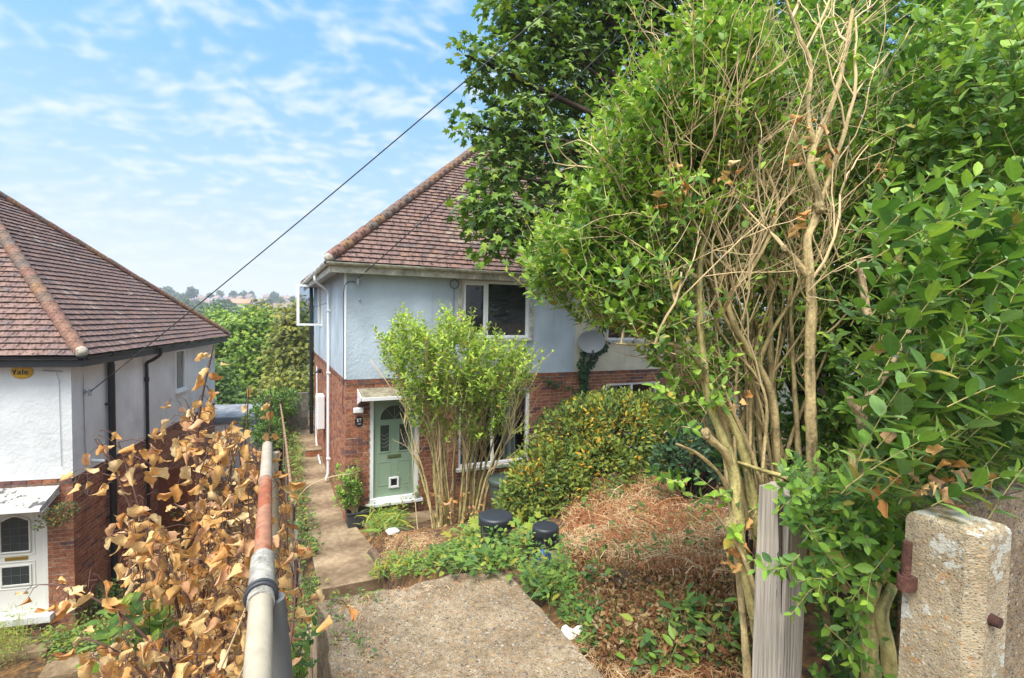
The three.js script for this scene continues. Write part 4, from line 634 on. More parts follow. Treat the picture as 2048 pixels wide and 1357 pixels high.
  // bins: lidded dark tubs
  function tub(label, u, vt, vb, wpx, col) {
    const p = onGround(u, vb), d = seen(p).d, hh = P(u, vt, d).y - p.y, r = wpx / 2 * d / FPX, o = thing('plastic_tub', label, 'tub', p, rr(0, 3));
    const pr = [[.0001, 0], [r * .80, 0], [r * .82, .02], [r * .97, hh - .07]].map((q) => new THREE.Vector2(...q)); part('tub_body', new THREE.LatheGeometry(pr, 36), col, o);
    part('lid', new THREE.LatheGeometry([[r * .98, hh - .075], [r * 1.06, hh - .07], [r * 1.07, hh - .02], [r * 1.04, hh], [r * .9, hh + .012], [.0001, hh + .02]].map((q) => new THREE.Vector2(...q)), 36), col, o);
    const hd = []; for (const s of [-1, 1]) hd.push(rbox(s * r * .95 - .02, hh - .13, -.06, s * r * .95 + .02, hh - .10, .06, .01)); part('handle', merge(hd), col, o);
  }
  tub('round black lidded tub nearest the privet in front of the house', 990, 1030, 1112, 64, std([.025, .028, .035], .45));
  tub('round black lidded tub at the foot of the yellow-spotted shrub', 1090, 1052, 1128, 50, std([.022, .025, .031], .45));
  tub('dull green tub under the ground floor window of the blue house', 1010, 955, 1020, 66, std([.07, .095, .08], .5));
  // scraps
  { const p = P(1085, 1172, 4.4); p.y = ground(p.x, p.z); let o = thing('plastic_sack', 'crumpled bright blue plastic scrap beside the concrete landing', 'plastic scrap', p); const g = new THREE.SphereGeometry(.13, 20, 14), q = g.attributes.position; for (let k = 0; k < q.count; k++) { const x = q.getX(k), y = q.getY(k), z = q.getZ(k), f = 1 + .5 * fbm(x * 12, y * 12, z * 12, 3); q.setXYZ(k, x * f * .75, y * f * .95 + .06, z * f * .6); } g.computeVertexNormals(); part('plastic_film', g, std([.02, .075, .22], .35), o);
    const p2 = P(1108, 1178, 4.6); p2.y = ground(p2.x, p2.z); o = thing('stone', 'pale rounded concrete lump beside the blue plastic scrap', 'stone', p2); const g2 = new THREE.IcosahedronGeometry(.12, 4), r2 = g2.attributes.position; for (let k = 0; k < r2.count; k++) { const x = r2.getX(k), y = r2.getY(k), z = r2.getZ(k), f = 1 + .3 * fbm(x * 9, y * 9, z * 9, 3); r2.setXYZ(k, x * f * 1.1, y * f * .7 + .05, z * f); } g2.computeVertexNormals(); part('lump', boxUV(g2), M.pebble, o);
    const p3 = P(1148, 1272, 2.9); p3.y = ground(p3.x, p3.z) + .02; o = thing('paper_scrap', 'torn white scrap lying on the straw by the landing edge', 'litter', p3); const g3 = new THREE.PlaneGeometry(.13, .09, 6, 4), r3 = g3.attributes.position; for (let k = 0; k < r3.count; k++) r3.setXYZ(k, r3.getX(k) * (1 + .3 * Math.sin(k * 3.1)), r3.getY(k), .02 * Math.sin(k * 1.7)); g3.rotateX(-1.2); g3.computeVertexNormals(); part('sheet', g3, std([.70, .70, .62], .8, { side: THREE.DoubleSide }), o);
    const p4 = P(785, 1086, 8.3); p4.y = Math.max(ground(p4.x, p4.z), 0) + .02; o = thing('stone', 'small broken white stone on the bare soil by the path', 'stone', p4); const g4 = new THREE.IcosahedronGeometry(.09, 2), r4 = g4.attributes.position; for (let k = 0; k < r4.count; k++) { const x = r4.getX(k), y = r4.getY(k), z = r4.getZ(k), f = 1 + .5 * fbm(x * 14, y * 14, z * 14, 2); r4.setXYZ(k, x * f * 1.2, y * f * .5 + .02, z * f); } g4.computeVertexNormals(); part('lump', g4, std([.62, .60, .56], .9), o); }
  // stone edging in the rough garden
  for (const [u, v, d, L, lab] of [[1185, 1152, 4.6, .75, 'grey stone kerb half buried in the dry clippings'], [1240, 1222, 3.6, .5, 'lower stone kerb half buried near the ivy leaves']]) { const p = P(u, v, d); p.y = ground(p.x, p.z) - .03; const o = thing('garden_kerb', lab, 'kerb', p, .15); const g = rbox(-.1, 0, -.12, L, .13, .06, .03, 4); const q = g.attributes.position; for (let k = 0; k < q.count; k++) q.setY(k, q.getY(k) + .02 * fbm(q.getX(k) * 6, 1, q.getZ(k) * 6, 2)); g.computeVertexNormals(); part('kerb', g, std([.22, .18, .155], .95, { map: rep(T.path, 1), bumpMap: rep(T.pathH, 2), bumpScale: .012 }), o); }
}

// ---------------------------------------------------------------- leaves and plants
function leafGeo(rows, fold, droop, tipUp = 0) {   // rows = [[y, halfWidth]...] ends pointed; y axis = midrib, z = upper side
  const p = [], n = [], u = [], idx = []; const N = rows.length; rows.forEach(([y, w]) => { const z = -droop * y * y; p.push(-w, y, z + fold * w, 0, y, z, w, y, z + fold * w); for (const s of [-1, 0, 1]) { const l = Math.hypot(s * fold, 2 * droop * y, 1); n.push(-s * fold / l, 2 * droop * y / l, 1 / l); u.push(.5 + s * w, y); } });
  for (let k = 0; k < N - 1; k++) for (let s = 0; s < 2; s++) { const a = k * 3 + s, b = a + 3; idx.push(a, a + 1, b, b, a + 1, b + 1); }
  const g = new THREE.BufferGeometry(); g.setAttribute('position', new THREE.Float32BufferAttribute(p, 3)); g.setAttribute('normal', new THREE.Float32BufferAttribute(n, 3)); g.setAttribute('uv', new THREE.Float32BufferAttribute(u, 2)); g.setIndex(idx); return g;
}
function lobed(tips, depth, cup, stalk = 0) {   // palmate leaf about its stalk, tip along +y, unit size
  const out = [], n = tips.length; for (let k = 0; k < n; k++) { const [a, r] = tips[k]; const nx = tips[(k + 1) % n]; const pt = (an, ra) => [Math.sin(an) * ra, Math.cos(an) * ra + .35]; const w = .16; out.push(pt(a - w, r * .72), pt(a, r), pt(a + w, r * .72)); if (k < n - 1) out.push(pt((a + nx[0]) / 2, Math.min(r, nx[1]) * depth)); }
  out.push([.03, .0], [-.03, .0]); const p = [0, .33, 0], nn = [0, 0, 1], u = [.5, .4], idx = [];
  for (const [x, y] of out) { const q = x * x + (y - .35) ** 2; p.push(x, y, -cup * q + .04 * Math.sin(x * 9 + y * 5)); const l = Math.hypot(2 * cup * x, 2 * cup * (y - .35), 1); nn.push(2 * cup * x / l, 2 * cup * (y - .35) / l, 1 / l); u.push(x + .5, y); }
  for (let k = 1; k <= out.length; k++) idx.push(0, k % out.length + 1, k);
  const g = new THREE.BufferGeometry(); g.setAttribute('position', new THREE.Float32BufferAttribute(p, 3)); g.setAttribute('normal', new THREE.Float32BufferAttribute(nn, 3)); g.setAttribute('uv', new THREE.Float32BufferAttribute(u, 2)); g.setIndex(idx); return g;
}
reseed(404);
const PRIVET = leafGeo([[0, .015], [.16, .15], [.42, .235], [.68, .20], [.88, .09], [1, .004]], .32, .10);
const OVAL = leafGeo([[0, .01], [.3, .22], [.7, .19], [1, .004]], .25, .18);
const BLADE = leafGeo([[0, .03], [.4, .055], [.75, .04], [1, .003]], .3, .45);
const MAPLE = lobed([[-2.0, .42], [-1.02, .62], [0, .70], [1.02, .62], [2.0, .42]], .52, .22), IVY = lobed([[-1.9, .36], [-.95, .48], [0, .66], [.95, .48], [1.9, .36]], .66, .18);
const DEAD = [...Array(10)].map((_, v) => {   // curled dry leaves
  const nx = 7, ny = 9, g = new THREE.PlaneGeometry(1, 1, nx, ny), p = g.attributes.position, cu = rr(1.2, 4.4), tw = rr(-2, 2), bend = rr(.4, 2.3);
  for (let k = 0; k < p.count; k++) {
    const sx = p.getX(k) * 2, t = p.getY(k) + .5; const w = (.40 * Math.pow(Math.sin(Math.PI * Math.min(1, t * .86 + .10)), .8)) * (1 + .22 * Math.sin(t * 13 + v) * Math.abs(sx));
    const a = sx * cu * .5; let x = w * Math.sin(a) / (cu * .5), z = w * (1 - Math.cos(a)) / (cu * .5) * 1.1; let y = t;
    const c = Math.cos(tw * t), s = Math.sin(tw * t); [x, z] = [x * c - z * s, x * s + z * c];
    const b = bend * t; const yy = Math.sin(b) / bend, zz = (1 - Math.cos(b)) / bend; z += .085 * fbm(x * 5 + v * 9, t * 5, v, 3) + .03 * Math.sin(sx * 7 + t * 9); z += .05 * fbm(x * 13 + v * 5, t * 12, v + 2, 2); p.setXYZ(k, x, yy - z * Math.sin(b) * .6, z * Math.cos(b) - zz * .8);
  }
  g.computeVertexNormals(); return g;
});
const PAL = {
  privet: [[.20, .38, .032], [.29, .49, .042], [.14, .29, .032], [.38, .57, .055], [.07, .18, .032], [.16, .32, .065], [.50, .40, .06]],
  privetDark: [[.16, .33, .036], [.23, .42, .045], [.10, .235, .034], [.33, .52, .05], [.18, .33, .085], [.055, .14, .028], [.48, .40, .07]],
  maple: [[.145, .28, .024], [.22, .38, .03], [.09, .19, .02], [.32, .46, .04], [.048, .115, .018], [.38, .40, .07]],
  dead: [[.76, .46, .17], [.80, .54, .24], [.70, .36, .11], [.82, .62, .34], [.56, .27, .085], [.76, .45, .25]],
  weed: [[.14, .28, .04], [.23, .38, .045], [.085, .19, .04], [.34, .42, .05], [.42, .40, .045]],
  gold: [[.18, .27, .03], [.27, .34, .036], [.075, .145, .02], [.36, .34, .035], [.72, .42, .03]],
  ivy: [[.022, .075, .016], [.035, .10, .02], [.05, .13, .03], [.016, .05, .012]],
};
const makeLeaf = (c) => leafMat(c);
const deadMat = (c) => leafMat(c, { t: .30, coat: .0, map: T.dry });
const lm = new THREE.Matrix4(), ax = V(0, 0, 0), ay = V(0, 0, 0), az = V(0, 0, 0);
function leafM(pos, dir, normal, s, sw = 1) { ay.copy(dir).normalize(); az.copy(normal).addScaledVector(ay, -ay.dot(normal)); if (az.lengthSq() < 1e-5) az.set(.3, .1, 1).addScaledVector(ay, -ay.dot(az)); az.normalize(); ax.crossVectors(ay, az); const m = new THREE.Matrix4().makeBasis(ax, ay, az); const e = m.elements; for (let k = 0; k < 3; k++) { e[k] *= s * sw; e[4 + k] *= s; e[8 + k] *= s; } m.setPosition(pos); return m; }
const rdir = () => { const z = rr(-1, 1), a = rr(0, 6.2832), r = Math.sqrt(1 - z * z); return V(r * Math.cos(a), z, r * Math.sin(a)); };
// a leafy shoot: twig with opposite pairs of leaves
function shoot(twigs, leaves, base, dir, len, pairs, size, o = {}) {
  const d = dir.clone().normalize(), pts = [], bend = o.bend ?? rdir().multiplyScalar(.25), n = 5;
  for (let k = 0; k <= n; k++) { const f = k / n; pts.push(base.clone().addScaledVector(d, len * f).addScaledVector(bend, len * f * f * .6)); }
  if (twigs) tube(twigs, pts, o.r ?? .0028, (o.r ?? .0028) * .35, 4, 0, false);
  let ph = rr(0, 6.28); const t = V(0, 0, 0), s1 = V(0, 0, 0), s2 = V(0, 0, 0), q = V(0, 0, 0);
  for (let k = 0; k < pairs; k++) {
    const f = (k + (o.bare ?? .6)) / (pairs - .4 + (o.bare ?? .6)), i = Math.min(n - 1, Math.floor(f * n)); t.subVectors(pts[i + 1], pts[i]).normalize(); q.lerpVectors(pts[i], pts[i + 1], clamp(f * n - i, 0, 1));
    s1.crossVectors(t, Math.abs(t.y) > .9 ? V(1, 0, 0) : UP).normalize(); s2.crossVectors(t, s1); ph += 1.57 + rr(-.3, .3);
    const sz = size * (1 - .55 * Math.max(0, f - .5) * 1.6) * rr(.75, 1.2);
    for (let e = 0; e < 2; e++) {
      if (rnd() < (o.miss ?? .06)) continue; const a = ph + e * Math.PI + rr(-.2, .2); const out = s1.clone().multiplyScalar(Math.cos(a)).addScaledVector(s2, Math.sin(a)); const open = o.open ?? .95; const ld = t.clone().multiplyScalar(1 - open * .62 + .25 * f).addScaledVector(out, open * (1 - .35 * f)); ld.y += rr(-.12, .10);
      const nr = t.clone().multiplyScalar(.9).addScaledVector(UP, .9).addScaledVector(out, -.25).addScaledVector(rdir(), .35);
      const young = f > .72 && rnd() < .75; leaves.push({ g: o.g ?? PRIVET, m: leafM(q, ld, nr, sz, o.sw ?? rr(.9, 1.25)), c: young ? (rnd() < .6 ? 3 : 1) : pick(o.weights ?? [.3, .25, .2, .08, .09, .08, .025]), s: sz });
    }
  }
  return pts[n];
}
function pick(w) { let r = rnd() * w.reduce((a, b) => a + b, 0); for (let k = 0; k < w.length; k++) { r -= w[k]; if (r <= 0) return k; } return 0; }
function inPoly(p, x, y) { let c = false; for (let i = 0, j = p.length - 1; i < p.length; j = i++) if ((p[i][1] > y) !== (p[j][1] > y) && x < (p[j][0] - p[i][0]) * (y - p[i][1]) / (p[j][1] - p[i][1]) + p[i][0]) c = !c; return c; }
function inside(poly) { const xs = poly.map((q) => q[0]), ys = poly.map((q) => q[1]); for (let k = 0; k < 400; k++) { const x = rr(Math.min(...xs), Math.max(...xs)), y = rr(Math.min(...ys), Math.max(...ys)); if (inPoly(poly, x, y)) return [x, y]; } return poly[0]; }
function stemPart(parent, name, pts, r0, r1, mat, base, sides = 9, bump = .28) { const p = smooth(pts, Math.max(10, pts.length * 9)); for (const q of p) { q.x += .006 * fbm(q.y * 9, q.x * 3, 1, 2) * r0 / .02; q.z += .006 * fbm(q.y * 9, 4, q.z * 3, 2) * r0 / .02; } const a = new Acc(); tube(a, p.map((q) => q.clone().sub(base)), r0, r1, sides, bump); part(name, a.geo(), mat, parent); return p; }
function accPart(parent, name, acc, mat, base, kind) { if (!acc.p.length) return; for (let k = 0; k < acc.p.length; k += 3) { acc.p[k] -= base.x; acc.p[k + 1] -= base.y; acc.p[k + 2] -= base.z; } const m = part(name, acc.geo(), mat, parent); if (kind) m.userData.kind = kind; return m; }
// knotty bare twigs branching off a stem
function branchOut(acc, leaves, p, dir, len, r, depth, o) {
  const pts = [p.clone()], n = 5; let d = dir.clone().normalize(); for (let k = 0; k < n; k++) { d.addScaledVector(rdir(), o.wob ?? .22).addScaledVector(UP, o.up ?? .06).normalize(); pts.push(pts[k].clone().addScaledVector(d, len / n)); }
  tube(acc, pts, r, r * .55, r > .005 ? 6 : 4, r > .004 ? .2 : 0, r > .004);
  if (depth > 0) for (let k = 0; k < (o.kids ?? 3); k++) { const i = 1 + Math.floor(rnd() * n); const nd = d.clone().addScaledVector(rdir(), .75); branchOut(acc, leaves, pts[i], nd, len * rr(.4, .75), r * .55, depth - 1, o); }
  else if (o.leafy && rnd() < o.leafy(pts[n])) shoot(acc, leaves, pts[n - 1], d, rr(.08, .16), 4, o.size ?? .035, { r: .0016 });
}

// ---------------------------------------------------------------- the plants
const polyline = (l) => l.map(([u, v, d]) => P(u, v, d));
// frost-brown dead shrub by the handrail
{
  reseed(1001);
  const base = P(420, 1357, 2.0); base.y = ground(base.x, base.z); const t = thing('dead_shrub', 'dead shrub with curled tan-orange leaves leaning beside the handrail', 'shrub', base);
  const leaves = [], twigs = new Acc();
  const S = [
    [[420, 1400, 2.0], [402, 1150, 2.0], [394, 960, 2.0], [398, 830, 2.0], [427, 690, 1.98], .012],
    [[350, 1400, 1.9], [318, 1200, 1.9], [270, 1040, 1.9], [222, 930, 1.88], [188, 878, 1.87], .010],
    [[470, 1400, 2.1], [480, 1150, 2.1], [487, 960, 2.12], [497, 775, 2.12], .010],
    [[510, 1400, 2.3], [522, 1150, 2.35], [535, 950, 2.4], [541, 792, 2.42], .009],
    [[360, 1400, 1.7], [290, 1275, 1.65], [200, 1205, 1.62], [120, 1172, 1.6], [78, 1170, 1.6], .007],
    [[330, 1400, 1.6], [255, 1320, 1.55], [205, 1290, 1.5], [160, 1275, 1.5], .006],
    [[440, 1400, 1.85], [452, 1200, 1.85], [455, 1030, 1.85], [430, 900, 1.85], .010],
    [[385, 1400, 1.8], [345, 1180, 1.8], [288, 1050, 1.8], [258, 950, 1.8], [236, 885, 1.8], .008],
    [[400, 1400, 1.75], [375, 1200, 1.72], [300, 1090, 1.72], [255, 1065, 1.72], .007],
    [[455, 1400, 1.7], [440, 1230, 1.7], [410, 1110, 1.7], [372, 1020, 1.7], .008],
    [[490, 1400, 1.6], [492, 1250, 1.6], [500, 1130, 1.6], [490, 1040, 1.6], .008],
    [[430, 1400, 2.1], [430, 1100, 2.1], [415, 920, 2.1], [370, 800, 2.1], .009],
    [[560, 1400, 1.5], [585, 1250, 1.6], [590, 1150, 1.7], [582, 1060, 1.8], .007],
    [[540, 1400, 2.1], [565, 1200, 2.2], [575, 1080, 2.3], [566, 960, 2.4], .007],
    [[400, 1400, 1.5], [350, 1320, 1.5], [300, 1300, 1.5], [265, 1330, 1.5], .006],
    [[475, 1400, 1.9], [510, 1180, 1.95], [515, 1040, 2.0], [512, 900, 2.0], .008],
  ];
  const dens = [26, 12, 12, 11, 9, 9, 20, 18, 16, 22, 22, 20, 7, 7, 10, 20];
  const addDead = (p, s) => { const sc = seen(p); s *= .82; if (sc && rnd() < .8 && ((sc.u > 296 && sc.u < 390 && sc.v > 905 && sc.v < 1020) || (sc.u > 90 && sc.u < 225 && sc.v > 960 && sc.v < 1165))) return; const pet = rdir(); pet.y = -Math.abs(pet.y) * .6 - .15; const d = pet.clone().normalize(); const nrm = rdir().addScaledVector(camera.position.clone().sub(p).normalize(), .5); const st = [p.clone(), p.clone().addScaledVector(d, .02).add(V(0, .008, 0)), p.clone().addScaledVector(d, .04)]; tube(twigs, st, .0013, .001, 3, 0, false); leaves.push({ g: DEAD[Math.floor(rnd() * 10)], m: leafM(st[2], d.clone().add(V(0, -.55, 0)), nrm, s, rr(.75, 1.15)), c: pick([.3, .22, .14, .14, .06, .14]), s }); };
  S.forEach((s, i) => {
    const r = s.pop(), pts = polyline(s), cp = stemPart(t, 'stem', pts, r * .75, r * .22, M.twigRed, base, 7, .15), L = new THREE.CatmullRomCurve3(pts, false, 'centripetal');
    for (let k = 0; k < dens[i]; k++) {
      const f = i === 0 || i === 2 || i === 3 ? 1 - Math.pow(k / dens[i], 1.15) * .96 : 1 - k / dens[i] * .95, p = L.getPoint(clamp(f, 0, 1));
      const sz = rr(.058, .086) * (f > .93 ? .75 : 1);
      if (f < .72 || i > 5) { const e = rdir(); e.y = Math.abs(e.y) * .6; const q = p.clone().addScaledVector(e, rr(.03, .14)); tube(twigs, [p, p.clone().lerp(q, .5).add(V(0, .01, 0)), q], .002, .0014, 4, 0, false); for (let j = 0; j < 3; j++) addDead(q.clone().addScaledVector(rdir(), .014), sz); }
      else { addDead(p, sz); if (rnd() < .8) addDead(p, sz * .9); }
    }
  });
  // side sprays that fill the middle of the bush
  const poly = [[400, 860], [455, 830], [505, 870], [556, 960], [572, 1100], [560, 1370], [250, 1370], [230, 1250], [262, 1120], [280, 980], [360, 900]];
  for (let k = 0; k < 380; k++) { const [u, v] = inside(poly), p = P(u, v, rr(1.75, 2.6)); if (u > 285 && u < 392 && v > 885 && v < 1100 && v < 1035 + (u - 285) * .3) continue; const hub = p.clone().add(V(rr(-.06, .06), -rr(.08, .22), rr(-.05, .05))); tube(twigs, [hub, p], .0024, .0015, 4, 0, false); for (let j = 0; j < 2; j++) addDead(p.clone().addScaledVector(rdir(), .02), rr(.054, .082)); }
  accPart(t, 'twigs', twigs, M.twigRed, base, 'stuff');
  pieces(t, 'leaf', leaves, { palette: PAL.dead, make: deadMat, base, restName: 'leaf' });
  // straws
}
// two pale bare sticks
for (const [l, lab] of [[[[470, 1372, 1.0], [505, 1300, .95], [540, 1230, .9]], 'thin pale dry stalk leaning across the grey handrail tube'], [[[440, 1340, 1.2], [470, 1270, 1.2], [497, 1200, 1.2]], 'second thin dry stalk among the tan leaves'], [[[590, 1010, 5.5], [615, 975, 5.3], [660, 955, 5.2], [700, 948, 5.2]], 'arched dry bramble stalk over the path'], [[[1320, 1265, 2.9], [1360, 1190, 3.0], [1385, 1115, 3.1]], 'straight dry cane standing in the clippings'], [[[835, 1060, 7.4], [827, 960, 7.5], [822, 850, 7.6]], 'thin cane standing in front of the green door']]) { const p = polyline(l), o = thing('dry_stalk', lab, 'stalk', p[0]); const a = new Acc(); tube(a, smooth(p.map((q) => q.clone().sub(p[0])), 14), .0024 * (l[0][2] > 5 ? 3.2 : 1.2), .001 * (l[0][2] > 5 ? 3.2 : 1.2), 5); part('stalk', a.geo(), std([.50, .38, .22], .85), o); }

// multi-stemmed privet in front of the house
{
  reseed(1002);
  const base = P(905, 1075, 8.2); base.y = ground(base.x, base.z); const t = thing('privet_bush', 'tall bare-stemmed privet bush with a leafy top in front of the front door', 'bush', base);
  const tw = new Acc(), lv = []; const D = 8.2;
  const tops = [];
  for (let k = 0; k < 34; k++) {
    const f = k / 33, u0 = 868 + 88 * f + rr(-8, 8), u1 = 802 + 236 * f + rr(-22, 22), v1 = 700 + 150 * Math.abs(f - .45) * rr(.3, 1.3) + rr(0, 70), d0 = D + rr(-.18, .18), d1 = D + rr(-.8, .8);
    const b = P(u0, 1068 + rr(-6, 10), d0), e = P(u1, v1, d1), m1 = b.clone().lerp(e, .35), m2 = b.clone().lerp(e, .7); m1.add(V((905 - u1) / 1024 * 2.6 * .28 * rr(.5, 1.1) + rr(-.05, .05), rr(-.05, .1), rr(-.08, .08))); m2.add(V((905 - u1) / 1024 * 2.6 * .2 + rr(-.1, .1), rr(-.05, .05), rr(-.1, .1)));
    const cp = stemPart(t, 'stem', [b, m1, m2, e], rr(.014, .032), .006, rnd() < .6 ? M.bark : M.barkGreen, base, 7, .3);
    for (let j = 0; j < 5; j++) { const i = Math.floor(cp.length * rr(.38, .9)); const d = cp[Math.min(i + 1, cp.length - 1)].clone().sub(cp[Math.max(0, i - 1)]).normalize().addScaledVector(rdir(), .65); branchOut(tw, null, cp[i], d.setY(d.y + .25), rr(.35, .8), rr(.005, .010), 1, { kids: 3, wob: .2, up: .1 }); }
    tops.push(e);
  }
  const poly = [[775, 690], [800, 640], [850, 655], [885, 625], [925, 640], [985, 690], [1035, 690], [1062, 720], [1040, 770], [985, 790], [900, 800], [820, 795], [790, 745]];
  for (let k = 0; k < 900; k++) { const [u, v] = inside(poly), p = P(u, v + rr(5, 40), D + rr(-.95, .85)), d = V((u - 905) / 160 * .55, 1, rr(-.35, .35)).addScaledVector(rdir(), .4); shoot(tw, lv, p, d, rr(.22, .45), 6, rr(.075, .105), { r: .003 }); }
  for (const [u, v] of [[783, 700], [770, 665], [812, 660], [905, 640], [935, 655], [1045, 705], [1060, 730], [960, 680], [800, 715], [1010, 690]]) shoot(tw, lv, P(u, v + 45, D - .3), V((u - 905) / 300, 1, 0), rr(.5, .75), 9, .085, { r: .005 });
  const mid = [[800, 790], [1000, 790], [1030, 860], [960, 900], [830, 880]]; for (let k = 0; k < 200; k++) { const [u, v] = inside(mid), p = P(u, v, D + rr(-.6, .4)); shoot(tw, lv, p, V(rr(-.6, .6), .9, rr(.0, .5)), rr(.15, .32), 4, .085, { r: .003 }); }
  for (const [u, v] of [[1060, 850], [1085, 900], [1075, 940], [1020, 800], [1085, 860], [1050, 900]]) for (let j = 0; j < 3; j++) shoot(tw, lv, P(u - 40, v + 20, D - .4), V(1, .6, .2).addScaledVector(rdir(), .3), .45, 7, .065, { r: .004 });
  // low dry leaves round the foot
  const dl = []; for (let k = 0; k < 60; k++) { const p = P(rr(865, 965), rr(985, 1055), D + rr(-.4, .2)); dl.push({ g: DEAD[k % 6], m: leafM(p, rdir(), rdir(), rr(.06, .10)), c: pick([.2, .2, .4, .1, .2, .2]), s: .07 }); }
  accPart(t, 'twigs', tw, M.twig, base, 'stuff'); pieces(t, 'leaf', lv, { palette: PAL.privet.map(([r, g, b]) => [r * 1.4 + .02, g * 1.2 + .02, b * 1.2]), make: makeLeaf, base, instanced: true }); pieces(t, 'dry_leaf', dl, { palette: PAL.dead, make: deadMat, base });
}
// rounded shrub freckled with yellow, in front of the cream half
function moundShrub(name, label, blobs, n, pal, weights, g, size, extra) {
  const c = P(blobs[0][0], blobs[0][1], blobs[0][3]); c.y = ground(c.x, c.z); const t = thing(name, label, 'shrub', c), lv = [], tw = new Acc();
  const B = blobs.map(([u, v, r, d, sy]) => ({ p: P(u, v, d), r: r * d / FPX, sy: sy ?? 1 })); const tot = B.reduce((s, b) => s + b.r * b.r, 0);
  for (const b of B) {
    for (let k = 0; k < n * b.r * b.r / tot; k++) { const d = rdir(), rad = b.r * Math.cbrt(rr(.42, 1)) * (1 + .45 * fbm(d.x * 3 + b.p.x, d.y * 3, d.z * 3 + b.p.z, 4)), p = b.p.clone().add(V(d.x * rad, d.y * rad * b.sy, d.z * rad)); if (p.y < ground(p.x, p.z)) continue; const ld = d.clone().addScaledVector(rdir(), .8).add(V(0, .35, 0)); const pt = fbm(p.x * 2.2, p.y * 2.2, p.z * 2.2, 3); const w = weights.map((q, i) => q * (i === 4 ? (pt > .08 ? 3 : .35) * (d.y > .05 ? 1 : .35) : i === 2 && pt < -.05 ? 2.2 : 1)); lv.push({ g, m: leafM(p, ld, d.clone().addScaledVector(UP, .8).addScaledVector(rdir(), .5), size * rr(.7, 1.3)), c: pick(w), s: size }); }
    for (let k = 0; k < (name === 'creeper' ? 0 : 14); k++) { const d = rdir(); d.y = Math.abs(d.y); tube(tw, [c.clone().add(V(rr(-.1, .1), 0, rr(-.1, .1))), b.p.clone(), b.p.clone().addScaledVector(d, b.r * .8)], .014, .004, 5, .1, false); }
  }
  accPart(t, 'branches', tw, M.barkDark, c, 'stuff'); pieces(t, 'leaf', lv, { palette: pal, make: makeLeaf, base: c, instanced: true }); if (extra) extra(t, c, B); return t;
}
reseed(1003);
moundShrub('euonymus_shrub', 'large rounded dark green shrub freckled with orange-yellow leaves below the satellite dish', [[1215, 885, 104, 8.3], [1145, 885, 80, 8.0], [1285, 872, 84, 8.6], [1100, 960, 78, 7.4], [1190, 945, 82, 7.6], [1060, 985, 60, 7.0], [1240, 818, 40, 8.7], [1130, 1000, 55, 7.0], [1325, 880, 60, 8.7], [1170, 830, 44, 8.3], [1290, 825, 40, 8.7], [1030, 1010, 40, 6.9]], 21000, PAL.gold, [.34, .30, .18, .14, .125], OVAL, .07);
moundShrub('leafy_bush', 'blue-green broad-leaved bush between the yellow-spotted shrub and the privet stems', [[1390, 905, 55, 6.6], [1440, 880, 50, 6.2], [1340, 925, 36, 6.6], [1460, 930, 40, 5.9]], 1500, [[.045, .12, .045], [.06, .15, .055], [.035, .09, .035], [.09, .19, .07]], [.3, .3, .25, .15], PRIVET, .085);
moundShrub('creeper', 'small trailing plant hanging over the door frame of the white house', [[118, 1030, 20, 8.85], [100, 1038, 16, 8.8], [135, 1020, 16, 8.85], [80, 1048, 11, 8.75]], 420, [[.12, .17, .03], [.20, .20, .05], [.07, .12, .03], [.45, .22, .03]], [.35, .25, .25, .15], OVAL, .05);
moundShrub('boundary_hedge', 'clipped bright green bush beside the block wall at the end of the path', [[548, 815, 36, 16.8], [575, 805, 26, 16.8], [520, 845, 30, 16.2], [540, 870, 30, 15.6]], 2600, PAL.weed, [.35, .3, .3, .05, 0], OVAL, .11);
// pot by the door
{
  reseed(1004); const c = RL(.24, -.22, 0), t = thing('potted_shrub', 'leafy evergreen in a black square planter beside the green front door', 'potted plant', c, -AZ1);
  part('planter', merge([rbox(-.235, 0, -.13, .235, .25, .13, .02, 3), rbox(-.25, .2505, -.145, .25, .285, -.115, .008), rbox(-.25, .2505, .115, .25, .285, .145, .008), rbox(-.25, .2505, -.1145, -.22, .284, .1145, .008), rbox(.22, .2505, -.1145, .25, .284, .1145, .008)]), M.darkGrey, t); part('compost', box(-.21, .251, -.11, .21, .262, .11), std([.04, .03, .02], .95), t);
  const tw = new Acc(), lv = []; for (let k = 0; k < 110; k++) { const b = V(-.10 + rr(-.05, .05), .26, rr(-.04, .04)), e = V(-.22 + rr(-.26, .24), rr(.40, 1.12), rr(-.18, .18)); tube(tw, [b, b.clone().lerp(e, .5).add(V(rr(-.05, .05), .05, 0)), e], .006, .003, 4, 0, false); shoot(tw, lv, e.clone().lerp(b, rr(0, .55)), V(rr(-.6, .6), 1, rr(-.5, .5)), rr(.12, .25), 6, .082, { r: .002 }); }
  part('twigs', tw.geo(), M.twig, t).userData.kind = 'stuff'; pieces(t, 'leaf', lv, { palette: PAL.privetDark.map((q) => q.map((w) => w * 1.3)), make: makeLeaf, max: 200 });
}
